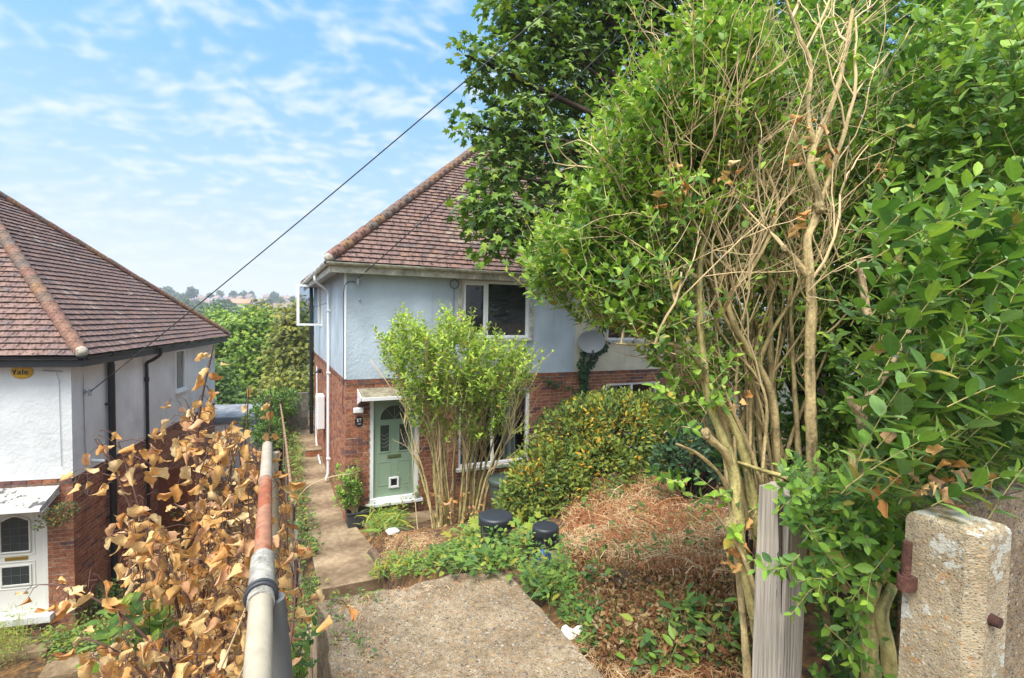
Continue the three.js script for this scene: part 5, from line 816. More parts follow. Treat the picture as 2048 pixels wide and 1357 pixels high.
// ivy under the dish
{
  reseed(1005); const c = RL(5.35, 0, BAND), t = thing('ivy', 'dark ivy strands climbing the wall below the satellite dish', 'climber', RL(5.35, -.03, 2.0), -AZ1), lv = [], tw = new Acc();
  for (const pts of [[[.05, .2], [.0, .6], [.18, 1.05], [.42, 1.5], [.50, 1.95], [.62, 2.25]], [[.05, .2], [-.02, .55], [-.1, .95], [-.02, 1.3], [.05, 1.5]], [[.05, .3], [-.3, .4], [-.65, .5], [-1.0, .62]], [[.3, 1.2], [.45, 1.3], [.62, 1.4]]]) { const p = pts.map(([x, y]) => V(x, y, .045)), L = new THREE.CatmullRomCurve3(p); tube(tw, L.getPoints(20), .007, .004, 5); const n = Math.round(L.getLength() * (pts.length === 4 ? 60 : 190)); for (let k = 0; k < n; k++) { const q = L.getPoint(rnd()).add(V(rr(-.09, .09), rr(-.09, .09), rr(0, .06))); lv.push({ g: IVY, m: leafM(q, V(rr(-1, 1), -rr(.1, 1), .2), V(rr(-.4, .4), rr(.1, .6), 1), rr(.06, .105)), c: pick([.4, .3, .12, .18]), s: .08 }); } }
  part('vine', tw.geo(), M.barkDark, t); pieces(t, 'leaf', lv, { palette: PAL.ivy, make: makeLeaf });
}
// the near privet: pale knotted stems, twigs, light leaves at the top left
{
  reseed(1006);
  const base = P(1530, 1340, 2.1); base.y = ground(base.x, base.z); const t = thing('privet_hedge', 'overgrown privet with pale knotted bare stems left of the split timber post', 'hedge', base), tw = new Acc(), lv = [], dl = [], cps = [];
  const ST = [
    [[[1545, 1400, 2.0], [1505, 1200, 2.0], [1478, 1060, 2.0], [1470, 960, 2.02], [1452, 890, 2.04], [1418, 800, 2.08], [1404, 690, 2.12], [1398, 560, 2.15], [1412, 440, 2.2], [1400, 330, 2.25]], .034, .012, 0],
    [[[1560, 1400, 2.2], [1535, 1180, 2.2], [1508, 1010, 2.2], [1478, 880, 2.2], [1432, 790, 2.22], [1372, 700, 2.25], [1300, 655, 2.28], [1240, 628, 2.3], [1182, 634, 2.32]], .032, .007, 1],
    [[[1655, 1180, 2.15], [1640, 1040, 2.12], [1622, 860, 2.05], [1621, 700, 2.03], [1622, 570, 2.0], [1616, 480, 2.0], [1638, 412, 2.0], [1622, 335, 2.0], [1632, 285, 2.0], [1656, 230, 2.02], [1684, 145, 2.05], [1706, 20, 2.1]], .030, .009, 2],
    [[[1630, 292, 2.0], [1617, 232, 2.0], [1620, 120, 2.0], [1598, 72, 2.0], [1570, -10, 2.0]], .014, .006, 2],
    [[[1640, 408, 2.0], [1668, 330, 1.98], [1694, 250, 1.97], [1702, 215, 1.97]], .013, .008, 2],
    [[[1570, 1150, 2.4], [1556, 960, 2.4], [1545, 770, 2.4], [1541, 585, 2.4], [1555, 420, 2.45], [1548, 310, 2.5], [1525, 240, 2.5], [1490, 150, 2.5]], .024, .008, 0],
    [[[1560, 1000, 2.3], [1540, 780, 2.25], [1494, 694, 2.22], [1466, 645, 2.2], [1458, 605, 2.2], [1470, 578, 2.2], [1508, 530, 2.2], [1556, 420, 2.22], [1530, 330, 2.25], [1488, 225, 2.3], [1480, 120, 2.3]], .021, .006, 0],
    [[[1500, 1050, 2.3], [1462, 900, 2.35], [1430, 760, 2.4], [1432, 640, 2.4], [1420, 560, 2.42], [1390, 500, 2.45], [1345, 430, 2.5], [1325, 300, 2.5]], .022, .006, 0],
    [[[1480, 1080, 2.1], [1466, 1010, 2.08], [1440, 950, 2.05], [1390, 905, 2.0], [1352, 888, 2.0]], .013, .006, 3],
    [[[1470, 950, 2.05], [1450, 905, 2.0], [1412, 870, 1.97]], .022, .016, 3],
    [[[1545, 1290, 1.95], [1500, 1150, 1.95], [1480, 1100, 1.97], [1455, 1060, 1.98], [1425, 1020, 2.0]], .014, .005, 3],
    [[[1500, 1400, 2.05], [1482, 1200, 2.1], [1462, 1020, 2.15], [1448, 900, 2.2]], .020, .012, 0],
    [[[1600, 1060, 2.1], [1590, 970, 2.1], [1520, 940, 2.15], [1475, 925, 2.2]], .016, .008, 1],
    [[[1430, 800, 2.1], [1400, 730, 2.05], [1350, 690, 2.0], [1290, 690, 2.0], [1232, 688, 2.0]], .013, .005, 3],
    [[[1415, 440, 2.2], [1450, 380, 2.2], [1462, 300, 2.2], [1490, 215, 2.2], [1500, 150, 2.2]], .012, .005, 0],
    [[[1400, 560, 2.15], [1340, 520, 2.2], [1290, 500, 2.3], [1250, 490, 2.35]], .012, .005, 3],
    [[[1622, 560, 2.0], [1590, 520, 2.0], [1570, 500, 1.98]], .015, .012, 3],
    [[[1460, 600, 2.2], [1440, 560, 2.18], [1470, 540, 2.15], [1482, 533, 2.13]], .014, .011, 3],
  ];
  ST.forEach(([l, r0, r1, kind]) => { const cp = stemPart(t, 'stem', polyline(l), r0 * .8, r1 * .8, kind === 2 ? M.bark : kind === 3 ? M.bark : rnd() < .5 ? M.barkGreen : M.bark, base, 10, .30); cps.push(cp); });
  // slender upright stems between the main ones
  for (let k = 0; k < 24; k++) { const u0 = rr(1470, 1600), v0 = rr(860, 1150), u1 = rr(1260, 1740), v1 = rr(220, 560), d0 = rr(2.1, 2.5), d1 = d0 + rr(-.15, .3), a = P(u0, v0, d0), b = P(u1, v1, d1); cps.push(stemPart(t, 'stem', [a, a.clone().lerp(b, .3).add(V(rr(-.06, .06), .05, rr(-.06, .06))), a.clone().lerp(b, .65).add(V(rr(-.08, .08), 0, rr(-.06, .06))), b], rr(.007, .014), .003, M.bark, base, 7, .25)); }
  // knots where branches were cut
  for (const [u, v, d, r] of [[1465, 1055, 2.0, .04], [1412, 868, 1.97, .024], [1702, 212, 1.97, .013], [1568, 498, 1.98, .017], [1484, 532, 2.13, .015], [1640, 415, 1.98, .026], [1610, 970, 1.75, .035]]) { const g = new THREE.IcosahedronGeometry(r, 2), p = g.attributes.position; for (let k = 0; k < p.count; k++) { const x = p.getX(k), y = p.getY(k), z = p.getZ(k), f = .85 + .6 * fbm(x * 40, y * 40, z * 40, 2); p.setXYZ(k, x * f, y * f * 1.2, z * f); } g.computeVertexNormals(); const q = P(u, v, d).sub(base); g.translate(q.x, q.y, q.z); part('knot', g, M.bark, t); }
  const leafy = (p) => { const s = seen(p); if (!s) return 0; return s.v < 560 && s.u < 1480 ? .8 - clamp((s.u - 1300) / 260, 0, .6) : .16; };
  for (const cp of cps) for (let k = 0; k < 2; k++) { const i = Math.floor(cp.length * rr(.35, 1)); const q = cp[Math.min(i, cp.length - 1)], s = seen(q); if (!s || s.v > 840) continue; const d = V(rr(-.8, .45), rr(.35, 1), rr(-.4, .5)); branchOut(tw, lv, q, d, rr(.28, .62), rr(.0035, .0075), 2, { kids: 3, wob: .26, up: .07, leafy, size: .042 }); }
  for (let k = 0; k < 38; k++) { const q = P(rr(1310, 1720), rr(260, 640), rr(2.0, 2.6)); branchOut(tw, lv, q, V(rr(-.7, .6), 1, rr(-.4, .4)), rr(.3, .6), rr(.0025, .0055), 2, { kids: 3, wob: .24, up: .06, leafy, size: .038 }); }
  for (let k = 0; k < 24; k++) { const q = P(rr(1330, 1480), rr(660, 900), rr(2.1, 2.5)); branchOut(tw, lv, q, V(rr(-.9, .3), rr(.2, 1), rr(-.3, .3)), rr(.2, .4), rr(.002, .004), 1, { kids: 2, wob: .2, up: .04 }); }
  const top = [[1055, 560], [1068, 475], [1090, 440], [1130, 470], [1200, 270], [1235, 250], [1290, 130], [1330, 150], [1380, 40], [1440, 20], [1500, 60], [1530, 190], [1430, 330], [1380, 470], [1300, 610], [1210, 625], [1130, 580]];
  for (let k = 0; k < 1750; k++) { const [u, v] = inside(top); const p = P(u + 20, v + rr(10, 60), rr(2.0, 2.9)); const d = V(-.45 + (u - 1250) / 700, 1.0, rr(-.3, .35)).addScaledVector(rdir(), .45); shoot(tw, lv, p, d, rr(.10, .24), 6, rr(.036, .058), { r: .0016 }); }
  // long spires along the outline
  for (const [u, v, a, L] of [[1262, 65, -.10, .52], [1208, 190, -.35, .42], [1150, 250, -.5, .38], [1158, 270, -.6, .35], [1085, 415, -.5, .34], [1130, 420, -.3, .3], [1330, 45, -.1, .4], [1310, 90, -.3, .36], [1365, 35, -.2, .4], [1410, 15, .0, .4], [1070, 470, -.7, .3], [1440, -5, .1, .35], [1190, 235, -.2, .35], [1240, 130, 0, .3], [1070, 520, -.8, .3], [1065, 560, -.9, .3], [1120, 600, -.9, .26], [1460, 30, .2, .4]]) { const d = 2.45, L2 = L * .62; const tip = P(u, v, d), dir = V(a, 1, .1).normalize(); shoot(tw, lv, tip.clone().addScaledVector(dir, -L2), dir, L2, 12, .047, { r: .0028, open: .8, bend: rdir().multiplyScalar(.1) }); }
  const lows = [[[1180, 560], [1320, 560], [1400, 650], [1330, 700], [1200, 640]], [[1290, 680], [1450, 700], [1440, 830], [1330, 880]], [[1300, 940], [1370, 940], [1350, 990]], [[1430, 980], [1530, 980], [1520, 1150], [1450, 1130]]];
  [260, 110, 4, 18].forEach((n, i) => { for (let k = 0; k < n; k++) { const [u, v] = inside(lows[i]); shoot(tw, lv, P(u, v, rr(1.95, 2.6)), V(rr(-.9, .6), rr(.1, .9), rr(-.2, .7)), rr(.08, .2), 4, rr(.04, .06), { r: .0018 }); } });
  const sparse = [[1400, 260], [1500, 60], [1740, 40], [1760, 600], [1600, 780], [1440, 800], [1400, 640]]; for (let k = 0; k < 900; k++) { const [u, v] = inside(sparse); shoot(tw, lv, P(u, v, rr(2.2, 3.0)), V(rr(-.6, .6), rr(.3, 1), rr(-.3, .5)), rr(.08, .2), 4, rr(.03, .05), { r: .002 }); }
  for (const [u, v, n] of [[1350, 345, 4], [1362, 375, 3], [1455, 345, 6], [1450, 365, 4], [1612, 240, 5], [1625, 275, 4], [1590, 330, 4], [1770, 345, 5], [1600, 440, 5], [1480, 800, 4], [1328, 395, 5], [1462, 1115, 6], [1520, 1150, 5], [1650, 300, 5], [1480, 1075, 5]]) for (let k = 0; k < n; k++) dl.push({ g: DEAD[Math.floor(rnd() * 6)], m: leafM(P(u + rr(-18, 18), v + rr(-24, 24), rr(1.93, 2.05)), rdir().add(V(0, -.6, 0)), rdir(), rr(.03, .055)), c: pick([.2, .3, .3, .1, .2, .1]), s: .07 });
  accPart(t, 'twigs', tw, M.twig, base, 'stuff'); pieces(t, 'leaf', lv, { palette: PAL.privet, make: makeLeaf, base, instanced: true }); pieces(t, 'dry_leaf', dl, { palette: PAL.dead, make: deadMat, base });
}
// the denser privet on the right, nearer the lens
{
  reseed(1007);
  const base = P(1760, 1340, 1.7); base.y = ground(base.x, base.z); const t = thing('privet_hedge', 'dense dark green privet with large glossy leaves above the concrete gate post', 'hedge', base), tw = new Acc(), lv = [], dl = [];
  const ST = [[[[1750, 1400, 1.75], [1738, 1260, 1.75], [1745, 1190, 1.75], [1772, 1110, 1.75], [1752, 1045, 1.75], [1718, 990, 1.75], [1705, 900, 1.8]], .030, .016, 0], [[[1700, 1010, 1.9], [1722, 935, 1.85], [1731, 880, 1.82], [1722, 835, 1.8], [1735, 800, 1.8], [1776, 745, 1.78], [1830, 640, 1.8]], .021, .010, 1], [[[1726, 838, 1.8], [1706, 810, 1.79], [1700, 795, 1.79]], .014, .010, 1], [[[1735, 630, 1.85], [1730, 590, 1.85], [1722, 540, 1.85], [1724, 520, 1.85]], .013, .012, 1], [[[1780, 660, 1.9], [1810, 480, 1.9], [1865, 420, 1.9], [1905, 300, 1.95]], .012, .004, 0], [[[1690, 1180, 1.9], [1650, 1080, 1.85], [1610, 990, 1.78], [1585, 960, 1.75]], .018, .012, 0], [[[1705, 1400, 2.0], [1702, 1240, 2.0], [1690, 1110, 2.0], [1715, 960, 2.0]], .026, .018, 2], [[[1790, 1400, 1.6], [1772, 1290, 1.6], [1765, 1230, 1.62], [1785, 1170, 1.65]], .022, .015, 0], [[[1660, 1300, 2.0], [1640, 1150, 1.95], [1600, 1060, 1.9], [1560, 960, 1.95]], .014, .008, 1], [[[1900, 1300, 2.0], [1890, 900, 2.0], [1920, 600, 2.0], [1990, 200, 2.1]], .018, .006, 0]];
  for (const [l, r0, r1, kind] of ST) stemPart(t, 'stem', polyline(l), r0, r1, [M.barkGreen, M.barkPink, M.barkDark][kind], base, 10, .32);
  const main = [[1640, 620], [1700, 420], [1760, 180], [1850, 60], [1960, 130], [2080, 60], [2080, 980], [1960, 1000], [1820, 1040], [1700, 1010], [1600, 1000], [1640, 860], [1680, 760], [1650, 700]];
  for (let k = 0; k < 1150; k++) { const [u, v] = inside(main); const n = clamp((u - 1600) / 450, 0, 1); const d = rr(2.25 - n * .75, 3.0 - n * .6), up = V(rr(-.7, .5), rr(.15, 1), rr(-.1, .8)); shoot(tw, lv, P(u, v, d), up, rr(.14, .30), 5 + Math.floor(rnd() * 4), rr(.046, .068), { r: .0018, weights: [.3, .26, .22, .1, .12, .06, .02] }); }
  // arching front sprays with big leaves
  for (let k = 0; k < 130; k++) { const u = rr(1700, 2090), v = rr(430, 1010), d = rr(1.2, 1.6); shoot(tw, lv, P(u - 20, v + 50, d), V(rr(.0, .9), rr(.5, 1), rr(-.2, .3)), rr(.18, .30), 7, rr(.052, .072), { r: .002, weights: [.26, .2, .24, .06, .14, .1, .02], bend: V(.15, -.12, .05) }); }
  const low = [[1600, 960], [1830, 1000], [1810, 1100], [1640, 1130], [1590, 1050]]; for (let k = 0; k < 170; k++) { const [u, v] = inside(low); shoot(tw, lv, P(u, v, rr(1.5, 1.95)), V(rr(-.7, .5), rr(-.2, .9), rr(0, .7)), rr(.10, .22), 5, rr(.036, .05), { r: .002 }); }
  for (const [u0, v0, u1, v1, d] of [[1700, 1130, 1590, 1200, 1.45], [1690, 1090, 1640, 1210, 1.5], [1640, 1150, 1745, 1300, 1.5], [1610, 1050, 1745, 1230, 1.45], [1720, 1180, 1700, 1330, 1.5], [1790, 1090, 1700, 1200, 1.4], [1600, 1110, 1560, 1150, 1.45], [1650, 1250, 1760, 1350, 1.5]]) { const a = P(u0, v0, d), b = P(u1, v1, d), L = a.distanceTo(b); shoot(tw, lv, a, b.clone().sub(a), L, 8, .044, { r: .0024, weights: [.3, .3, .1, .2, .06, .04], bend: V(0, -.05, .02) }); for (let k = 0; k < 2; k++) shoot(tw, lv, a.clone().lerp(b, rr(.2, .7)), b.clone().sub(a).normalize().addScaledVector(rdir(), .8), .12, 4, .04, { r: .0018 }); }
  for (let k = 0; k < 150; k++) { const [u, v] = inside([[1640, 1000], [1830, 1000], [1800, 1360], [1640, 1360]]); shoot(tw, lv, P(u, v, rr(1.85, 2.4)), V(rr(-.7, .7), rr(-.3, .9), rr(0, .6)), rr(.1, .22), 5, rr(.036, .05), { r: .002, weights: [.2, .1, .4, 0, .3, .1] }); }
  for (const [u, v, n] of [[1830, 960, 3], [1870, 950, 4], [1920, 950, 6], [1800, 960, 3], [1760, 1000, 2], [1900, 990, 4], [1960, 960, 3], [1780, 860, 1], [1785, 690, 2], [1855, 905, 2]]) for (let k = 0; k < n; k++) dl.push({ g: DEAD[Math.floor(rnd() * 6)], m: leafM(P(u + rr(-22, 22), v + rr(-22, 22), rr(1.22, 1.4)), rdir().add(V(0, -.5, 0)), rdir(), rr(.035, .052)), c: pick([.2, .3, .3, .1, .1, .2]), s: .06 });
  accPart(t, 'twigs', tw, std([.26, .22, .08], .85), base, 'stuff'); pieces(t, 'leaf', lv, { palette: PAL.privetDark, make: makeLeaf, base, instanced: true }); pieces(t, 'dry_leaf', dl, { palette: PAL.dead, make: deadMat, base });
}
// shaded hedge mass behind both privets
{
  reseed(1015);
  const base = P(1780, 1200, 3.3); base.y = ground(base.x, base.z); const t = thing('privet_hedge', 'deep shaded green hedge filling the gaps behind the pale bare stems', 'hedge', base), tw = new Acc(), lv = [];
  const poly = [[1330, 260], [1480, 60], [1640, -60], [2120, -60], [2120, 1010], [1660, 1000], [1660, 1000], [1560, 980], [1430, 940], [1400, 620], [1340, 520]];
  for (let k = 0; k < 2300; k++) { const [u, v] = inside(poly), n = clamp((u - 1330) / 700, 0, 1); shoot(null, lv, P(u, v, rr(2.75, 3.9) - n * .3), V(rr(-.7, .7), rr(.1, 1), rr(-.2, .7)), rr(.18, .36), 6, rr(.050, .072), { weights: [.3, .1, .4, .02, .2, .2] }); }
  for (let k = 0; k < 60; k++) { const a = P(rr(1480, 2100), 1250, rr(2.9, 3.6)), b = P(rr(1350, 2100), rr(0, 500), rr(2.9, 3.7)); a.y = ground(a.x, a.z); tube(tw, smooth([a, a.clone().lerp(b, .5).add(V(rr(-.15, .15), .1, rr(-.1, .1))), b], 8), .014, .004, 5, .1, false); }
  accPart(t, 'stems', tw, M.barkDark, base, 'stuff'); pieces(t, 'leaf', lv, { palette: PAL.privetDark, make: makeLeaf, base, instanced: true, max: 100 });
}
// trees: trunk, limbs and crowns of leaves gathered in clumps
function crownTree(name, label, trunkPts, r0, blobs, per, leafG, size, pal, weights, o = {}) {
  const base = trunkPts[0].clone(), t = thing(name, label, 'tree', base, 0, o.group), lv = [], limb = new Acc();
  const tr = new Acc(); tube(tr, smooth(trunkPts.map((p) => p.clone().sub(base)), 16), r0, r0 * .55, 12, .15); part('trunk', tr.geo(), M.barkDark, t); const top = trunkPts[trunkPts.length - 1];
  for (const { p, r, sy = 1, w = 1 } of blobs) {
    const q = top.clone().lerp(p, .5).add(V(0, -.12 * r, 0)); tube(limb, smooth([top.clone().lerp(trunkPts[0], rr(0, .3)), q, p], 8), r0 * .32, .02, 6, .1, false);
    const N = Math.round(per * r * r * w);
    for (let k = 0; k < N; k++) { // little flat sprays on the shell, each a few leaves
      const d = rdir(), rad = r * Math.pow(rr(.28, 1), .5) * (1 + .3 * fbm(d.x * 2 + p.x, d.y * 2 + p.y, d.z * 2 + p.z, 3)), c = p.clone().add(V(d.x * rad, d.y * rad * sy, d.z * rad)); const dd = d.clone().addScaledVector(UP, .25); const dim = rad / r;
      for (let j = 0; j < (o.spray ?? 5); j++) { const e = c.clone().addScaledVector(rdir(), size * 1.5); const ld = d.clone().setY(d.y * .4 - .5).addScaledVector(rdir(), .7); const f = dd.clone().multiplyScalar(.8).addScaledVector(UP, .5).addScaledVector(rdir(), .5); lv.push({ g: leafG, m: leafM(e, ld, f, size * rr(.65, 1.25)), c: pick(weights), s: size, w: dim > .8 ? 1 : .4 }); }
      if (o.twigs && rnd() < .35) tube(limb, [p.clone().lerp(c, .5), c], .008, .003, 4, 0, false);
    }
  }
  accPart(t, 'branches', limb, M.barkDark, base, 'stuff'); pieces(t, 'leaf', lv, { palette: pal, make: makeLeaf, base, instanced: true, max: o.max ?? 300 }); return t;
}
{
  reseed(1008);
  const bl = (u, v, r, d, w = 1) => ({ p: P(u, v, d), r: r * d / FPX, sy: .8, w });
  const B = [[1010, 150, 62, 8.2], [1075, 70, 85, 8.4], [965, 120, 34, 8], [1040, 15, 70, 8.6], [985, 265, 40, 8], [1040, 255, 74, 8.2], [1000, 350, 52, 8], [965, 430, 40, 7.8], [945, 415, 30, 7.8], [1000, 485, 40, 7.8], [945, 250, 28, 8], [930, 110, 22, 8], [1030, 430, 66, 8], [1085, 470, 60, 8], [1130, 150, 100, 8.8], [1120, 330, 95, 8.6], [1180, 20, 110, 9], [1290, 90, 140, 9.4], [1240, 290, 130, 9], [1150, 440, 80, 8.6], [1420, 70, 150, 9.2], [1560, 60, 150, 8.6], [1400, 290, 150, 9], [1600, 250, 150, 8.4], [1760, 100, 160, 7.8], [1920, 40, 140, 7.4], [1820, 320, 160, 7.6], [2010, 260, 160, 7], [1520, 470, 140, 8], [1760, 520, 150, 7], [1960, 500, 150, 6.8], [1640, 560, 120, 7.4], [1100, -90, 110, 8.6], [1280, -130, 160, 8.8], [1520, -140, 180, 8.4], [1800, -140, 190, 7.6], [2080, -60, 190, 7.2], [1400, -300, 200, 9], [1750, -330, 220, 8.4]].map((q) => bl(...q, q[0] > 1350 ? .7 : 1.6));
  const tb = P(1600, 1000, 8.6); tb.y = ground(tb.x, tb.z) - .1;
  crownTree('sycamore_tree', 'big leafy sycamore overhanging the roof of the blue house from the right', [tb, tb.clone().add(V(.1, 2, .05)), tb.clone().add(V(-.1, 4.4, -.1))], .28, B, 190, MAPLE, .145, PAL.maple, [.30, .24, .22, .12, .09, .03], { twigs: true });
}
// trees in the valley behind the houses
{
  reseed(1101);
  const TP = { bright: [[.20, .34, .022], [.28, .42, .028], [.12, .24, .02], [.36, .47, .036]], olive: [[.24, .27, .026], [.32, .33, .036], [.15, .18, .02], [.38, .35, .045]], dark: [[.09, .19, .026], [.15, .24, .028], [.06, .13, .02], [.20, .28, .03]] };
  const bl = (u, v, r, d) => ({ p: P(u, v, d), r: r * d / FPX, sy: .82 });
  const T2 = [
    ['broad bright green tree filling the gap between the two houses', 'bright', 500, 34, [[500, 690, 70], [465, 670, 45], [535, 665, 45], [500, 645, 40], [455, 720, 45], [545, 720, 50], [510, 740, 60], [470, 760, 45]]],
    ['olive green tree with browning top beside the open casement', 'olive', 600, 31, [[595, 660, 45], [575, 640, 30], [610, 630, 38], [600, 710, 50], [575, 760, 45], [620, 770, 50], [590, 690, 45], [560, 720, 30]]],
    ['low dark bushy tree just behind the white house', 'dark', 450, 27, [[450, 800, 38], [430, 770, 30], [470, 815, 30], [440, 745, 26], [425, 830, 34]]],
    ['yellow-green tree in front of the olive one above the block wall', 'olive', 570, 26, [[560, 770, 32], [590, 790, 30], [535, 780, 26], [610, 760, 28]]],
    ['rounded green tree partly hidden by the roof corner of the white house', 'bright', 430, 42, [[430, 655, 30], [455, 645, 25], [410, 670, 30], [440, 690, 34]]],
    ['distant rust-tinged tree top above the broad green tree', 'olive', 530, 55, [[520, 622, 20], [540, 630, 18], [505, 635, 18], [530, 645, 20]]],
    ['pale green tree top in the valley below the far houses', 'bright', 425, 75, [[425, 630, 18], [440, 640, 18], [415, 645, 18]]],
  ];
  for (const [label, pal, u, d, blobs] of T2) { const tb = P(u, 700, d); tb.y = ground(tb.x, tb.z) - .3; const c = P(u, blobs[0][1] + 40, d); crownTree('valley_tree', label, [tb, tb.clone().lerp(c, .5).add(V(.1, 0, 0)), c], .22, blobs.map((q) => bl(...q, d)), 54 * (34 / d), MAPLE, .30 * Math.pow(d / 34, .7), TP[pal], [.35, .25, .25, .15], { spray: 6, max: 60 }); }
}
// the far hillside: houses and trees
{
  reseed(1102);
  const clump = (() => { const a = new Acc(); for (let k = 0; k < 70; k++) { const d = rdir(), r = Math.cbrt(rr(.2, 1)); a.add(OVAL, leafM(V(d.x * r, d.y * r * .8, d.z * r), d.clone().addScaledVector(rdir(), 1), d.clone().addScaledVector(UP, .5), rr(.5, .8), 1.6)); } return a.geo(); })();
  const ft = [[[.12, .20, .07], 1], [[.09, .16, .065], .8], [[.17, .23, .07], 1.1]].map(([c]) => leafMat(c, { coat: 0 }));
  const trunkG = new THREE.CylinderGeometry(.05, .09, 1.4, 6); trunkG.translate(0, .2, 0);
  function farTree(u, v, hpx, d, kind, wide = 1) {
    const p = P(u, v, d), s = hpx * d / FPX / 2; const o = thing('hillside_tree', 'small rounded tree among the houses on the far hillside', 'tree', p, rr(0, 6), 'trees scattered over the far hillside');
    for (const [x, y, z, r] of [[0, 1.15, 0, .75], [.5 * wide, .95, .1, .6], [-.55 * wide, .9, -.1, .58], [.1, 1.55, .2, .45], [-.2, .75, .4, .6]]) { const m = part('crown', clump, ft[kind], o); m.position.set(x * s, y * s, z * s); m.scale.setScalar(r * s); m.rotation.set(rr(0, 6), rr(0, 6), 0); }
    const tk = part('trunk', trunkG, M.barkDark, o); tk.scale.setScalar(s * 1.0); tk.position.y = -s * .4;
  }
  for (const q of [[335, 584, 20, 480, 1, 1.4], [320, 586, 18, 470, 0], [352, 592, 14, 460, 0], [383, 588, 24, 430, 1, .6], [440, 590, 16, 520, 1, 1.6], [420, 592, 12, 520, 0], [467, 590, 14, 520, 1], [487, 591, 15, 520, 1, 1.3], [502, 590, 13, 510, 1], [548, 594, 18, 500, 1, 1.2], [475, 596, 12, 490, 0, 1.5], [350, 615, 34, 300, 0, 1.4], [330, 600, 26, 330, 0, 1.2], [370, 612, 26, 290, 0], [408, 622, 30, 230, 0, 1], [440, 618, 34, 220, 0, 1.2], [455, 612, 24, 260, 1], [468, 622, 22, 250, 1], [523, 612, 20, 280, 1], [415, 640, 26, 150, 2, 1.3], [432, 634, 26, 160, 2, 1.3], [402, 634, 24, 190, 1, 1.2], [530, 620, 20, 220, 0, 1.2], [560, 604, 16, 400, 2], [585, 600, 14, 430, 0], [365, 596, 16, 420, 0], [498, 604, 12, 400, 0], [395, 608, 14, 350, 2], [540, 604, 14, 360, 2], [590, 612, 18, 320, 2, 1.4], [620, 604, 14, 380, 0], [600, 596, 12, 470, 1]]) farTree(...q.slice(0, 2).map((x, i) => i ? x + q[2] * .45 : x), ...q.slice(2));
  // one small house with parts, copied over the slope
  const wallM = [std([.46, .38, .33], .9), std([.34, .22, .17], .9), std([.58, .54, .50], .9)], roofM = [std([.24, .165, .135], .9), std([.27, .185, .15], .9), std([.21, .155, .14], .9)], orange = std([.44, .22, .13], .9);
  const W2 = 7, D2 = 7, H2 = 5, R2 = 3.0;
  const gable = (() => { const g = merge([quad(V(-W2 / 2 - .3, H2, D2 / 2 + .4), V(W2 / 2 + .3, H2, D2 / 2 + .4), V(W2 / 2 + .3, H2 + R2, 0), V(-W2 / 2 - .3, H2 + R2, 0)), quad(V(W2 / 2 + .3, H2, -D2 / 2 - .4), V(-W2 / 2 - .3, H2, -D2 / 2 - .4), V(-W2 / 2 - .3, H2 + R2, 0), V(W2 / 2 + .3, H2 + R2, 0))]); return g; })();
  const ends = merge([quad(V(-W2 / 2, H2, -D2 / 2), V(-W2 / 2, H2, D2 / 2), V(-W2 / 2, H2 + R2, 0)), quad(V(W2 / 2, H2, D2 / 2), V(W2 / 2, H2, -D2 / 2), V(W2 / 2, H2 + R2, 0))]);
  const bodyG = merge([box(-W2 / 2, -2, -D2 / 2, W2 / 2, H2, D2 / 2), ends]), chimG = box(-.4, H2 + 1.5, -.8, .4, H2 + R2 + 1.1, 0), winG = box(-.6, -.6, 0, .6, .6, .06);
  const dark = std([.05, .06, .07], .3), pv = std([.75, .75, .75], .6);
  function house(k, i) {
    const o = new THREE.Group(); const w = part('wall', bodyG, wallM[k], o), r = part('roof', gable, roofM[i], o); r.material.side = THREE.DoubleSide; part('chimney', chimG, wallM[1], r);
    for (const x of [-2, 2]) for (const y of [1.4, 3.9]) { const f = part('window', winG, pv, o); f.position.set(x, y, D2 / 2 + .0); const g = part('pane', winG, dark, f); g.scale.set(.8, .8, 1); g.position.z = .03; }
    const dr = part('door', box(-.5, -.3, 0, .5, 2, .07), dark, o); dr.position.z = D2 / 2; return o;
  }
  const protos = []; for (let k = 0; k < 3; k++) for (let i = 0; i < 3; i++) protos.push(house(k, i));
  const rows = [[596, 320, 640, 500, 13], [604, 330, 640, 430, 14], [612, 325, 640, 370, 13], [622, 380, 470, 300, 6]]; const spots = [];
  for (const [v, u0, u1, d, n] of rows) for (let k = 0; k < n; k++) spots.push([lerp(u0, u1, (k + .5) / n) + rr(-5, 5), v + rr(-3, 3), d * rr(.96, 1.04)]);
  spots.forEach(([u, v, d]) => { const p = P(u, v, d), gy = ground(p.x, p.z); const y = gy > p.y - 8 && gy < p.y + 4 ? gy : p.y - 4; const o = protos[Math.floor(rnd() * 9)].clone(); o.name = numbered('hillside_house'); o.position.set(p.x, p.y - 5.5, p.z); o.rotation.y = rr(-.5, .9); tag(o, 'small brown-roofed house among trees on the far hillside', 'house', 'houses across the far hillside'); scene.add(o); });
  { const p = P(483, 606, 330), o = protos[0].clone(); o.name = numbered('hillside_house'); o.position.set(p.x, p.y - 5.2, p.z); o.rotation.y = .2; o.scale.set(1.5, .95, 1); o.traverse((m) => { if (m.name === 'roof') m.material = orange; }); tag(o, 'wide house with a bright orange roof on the far hillside', 'house'); scene.add(o); }
}
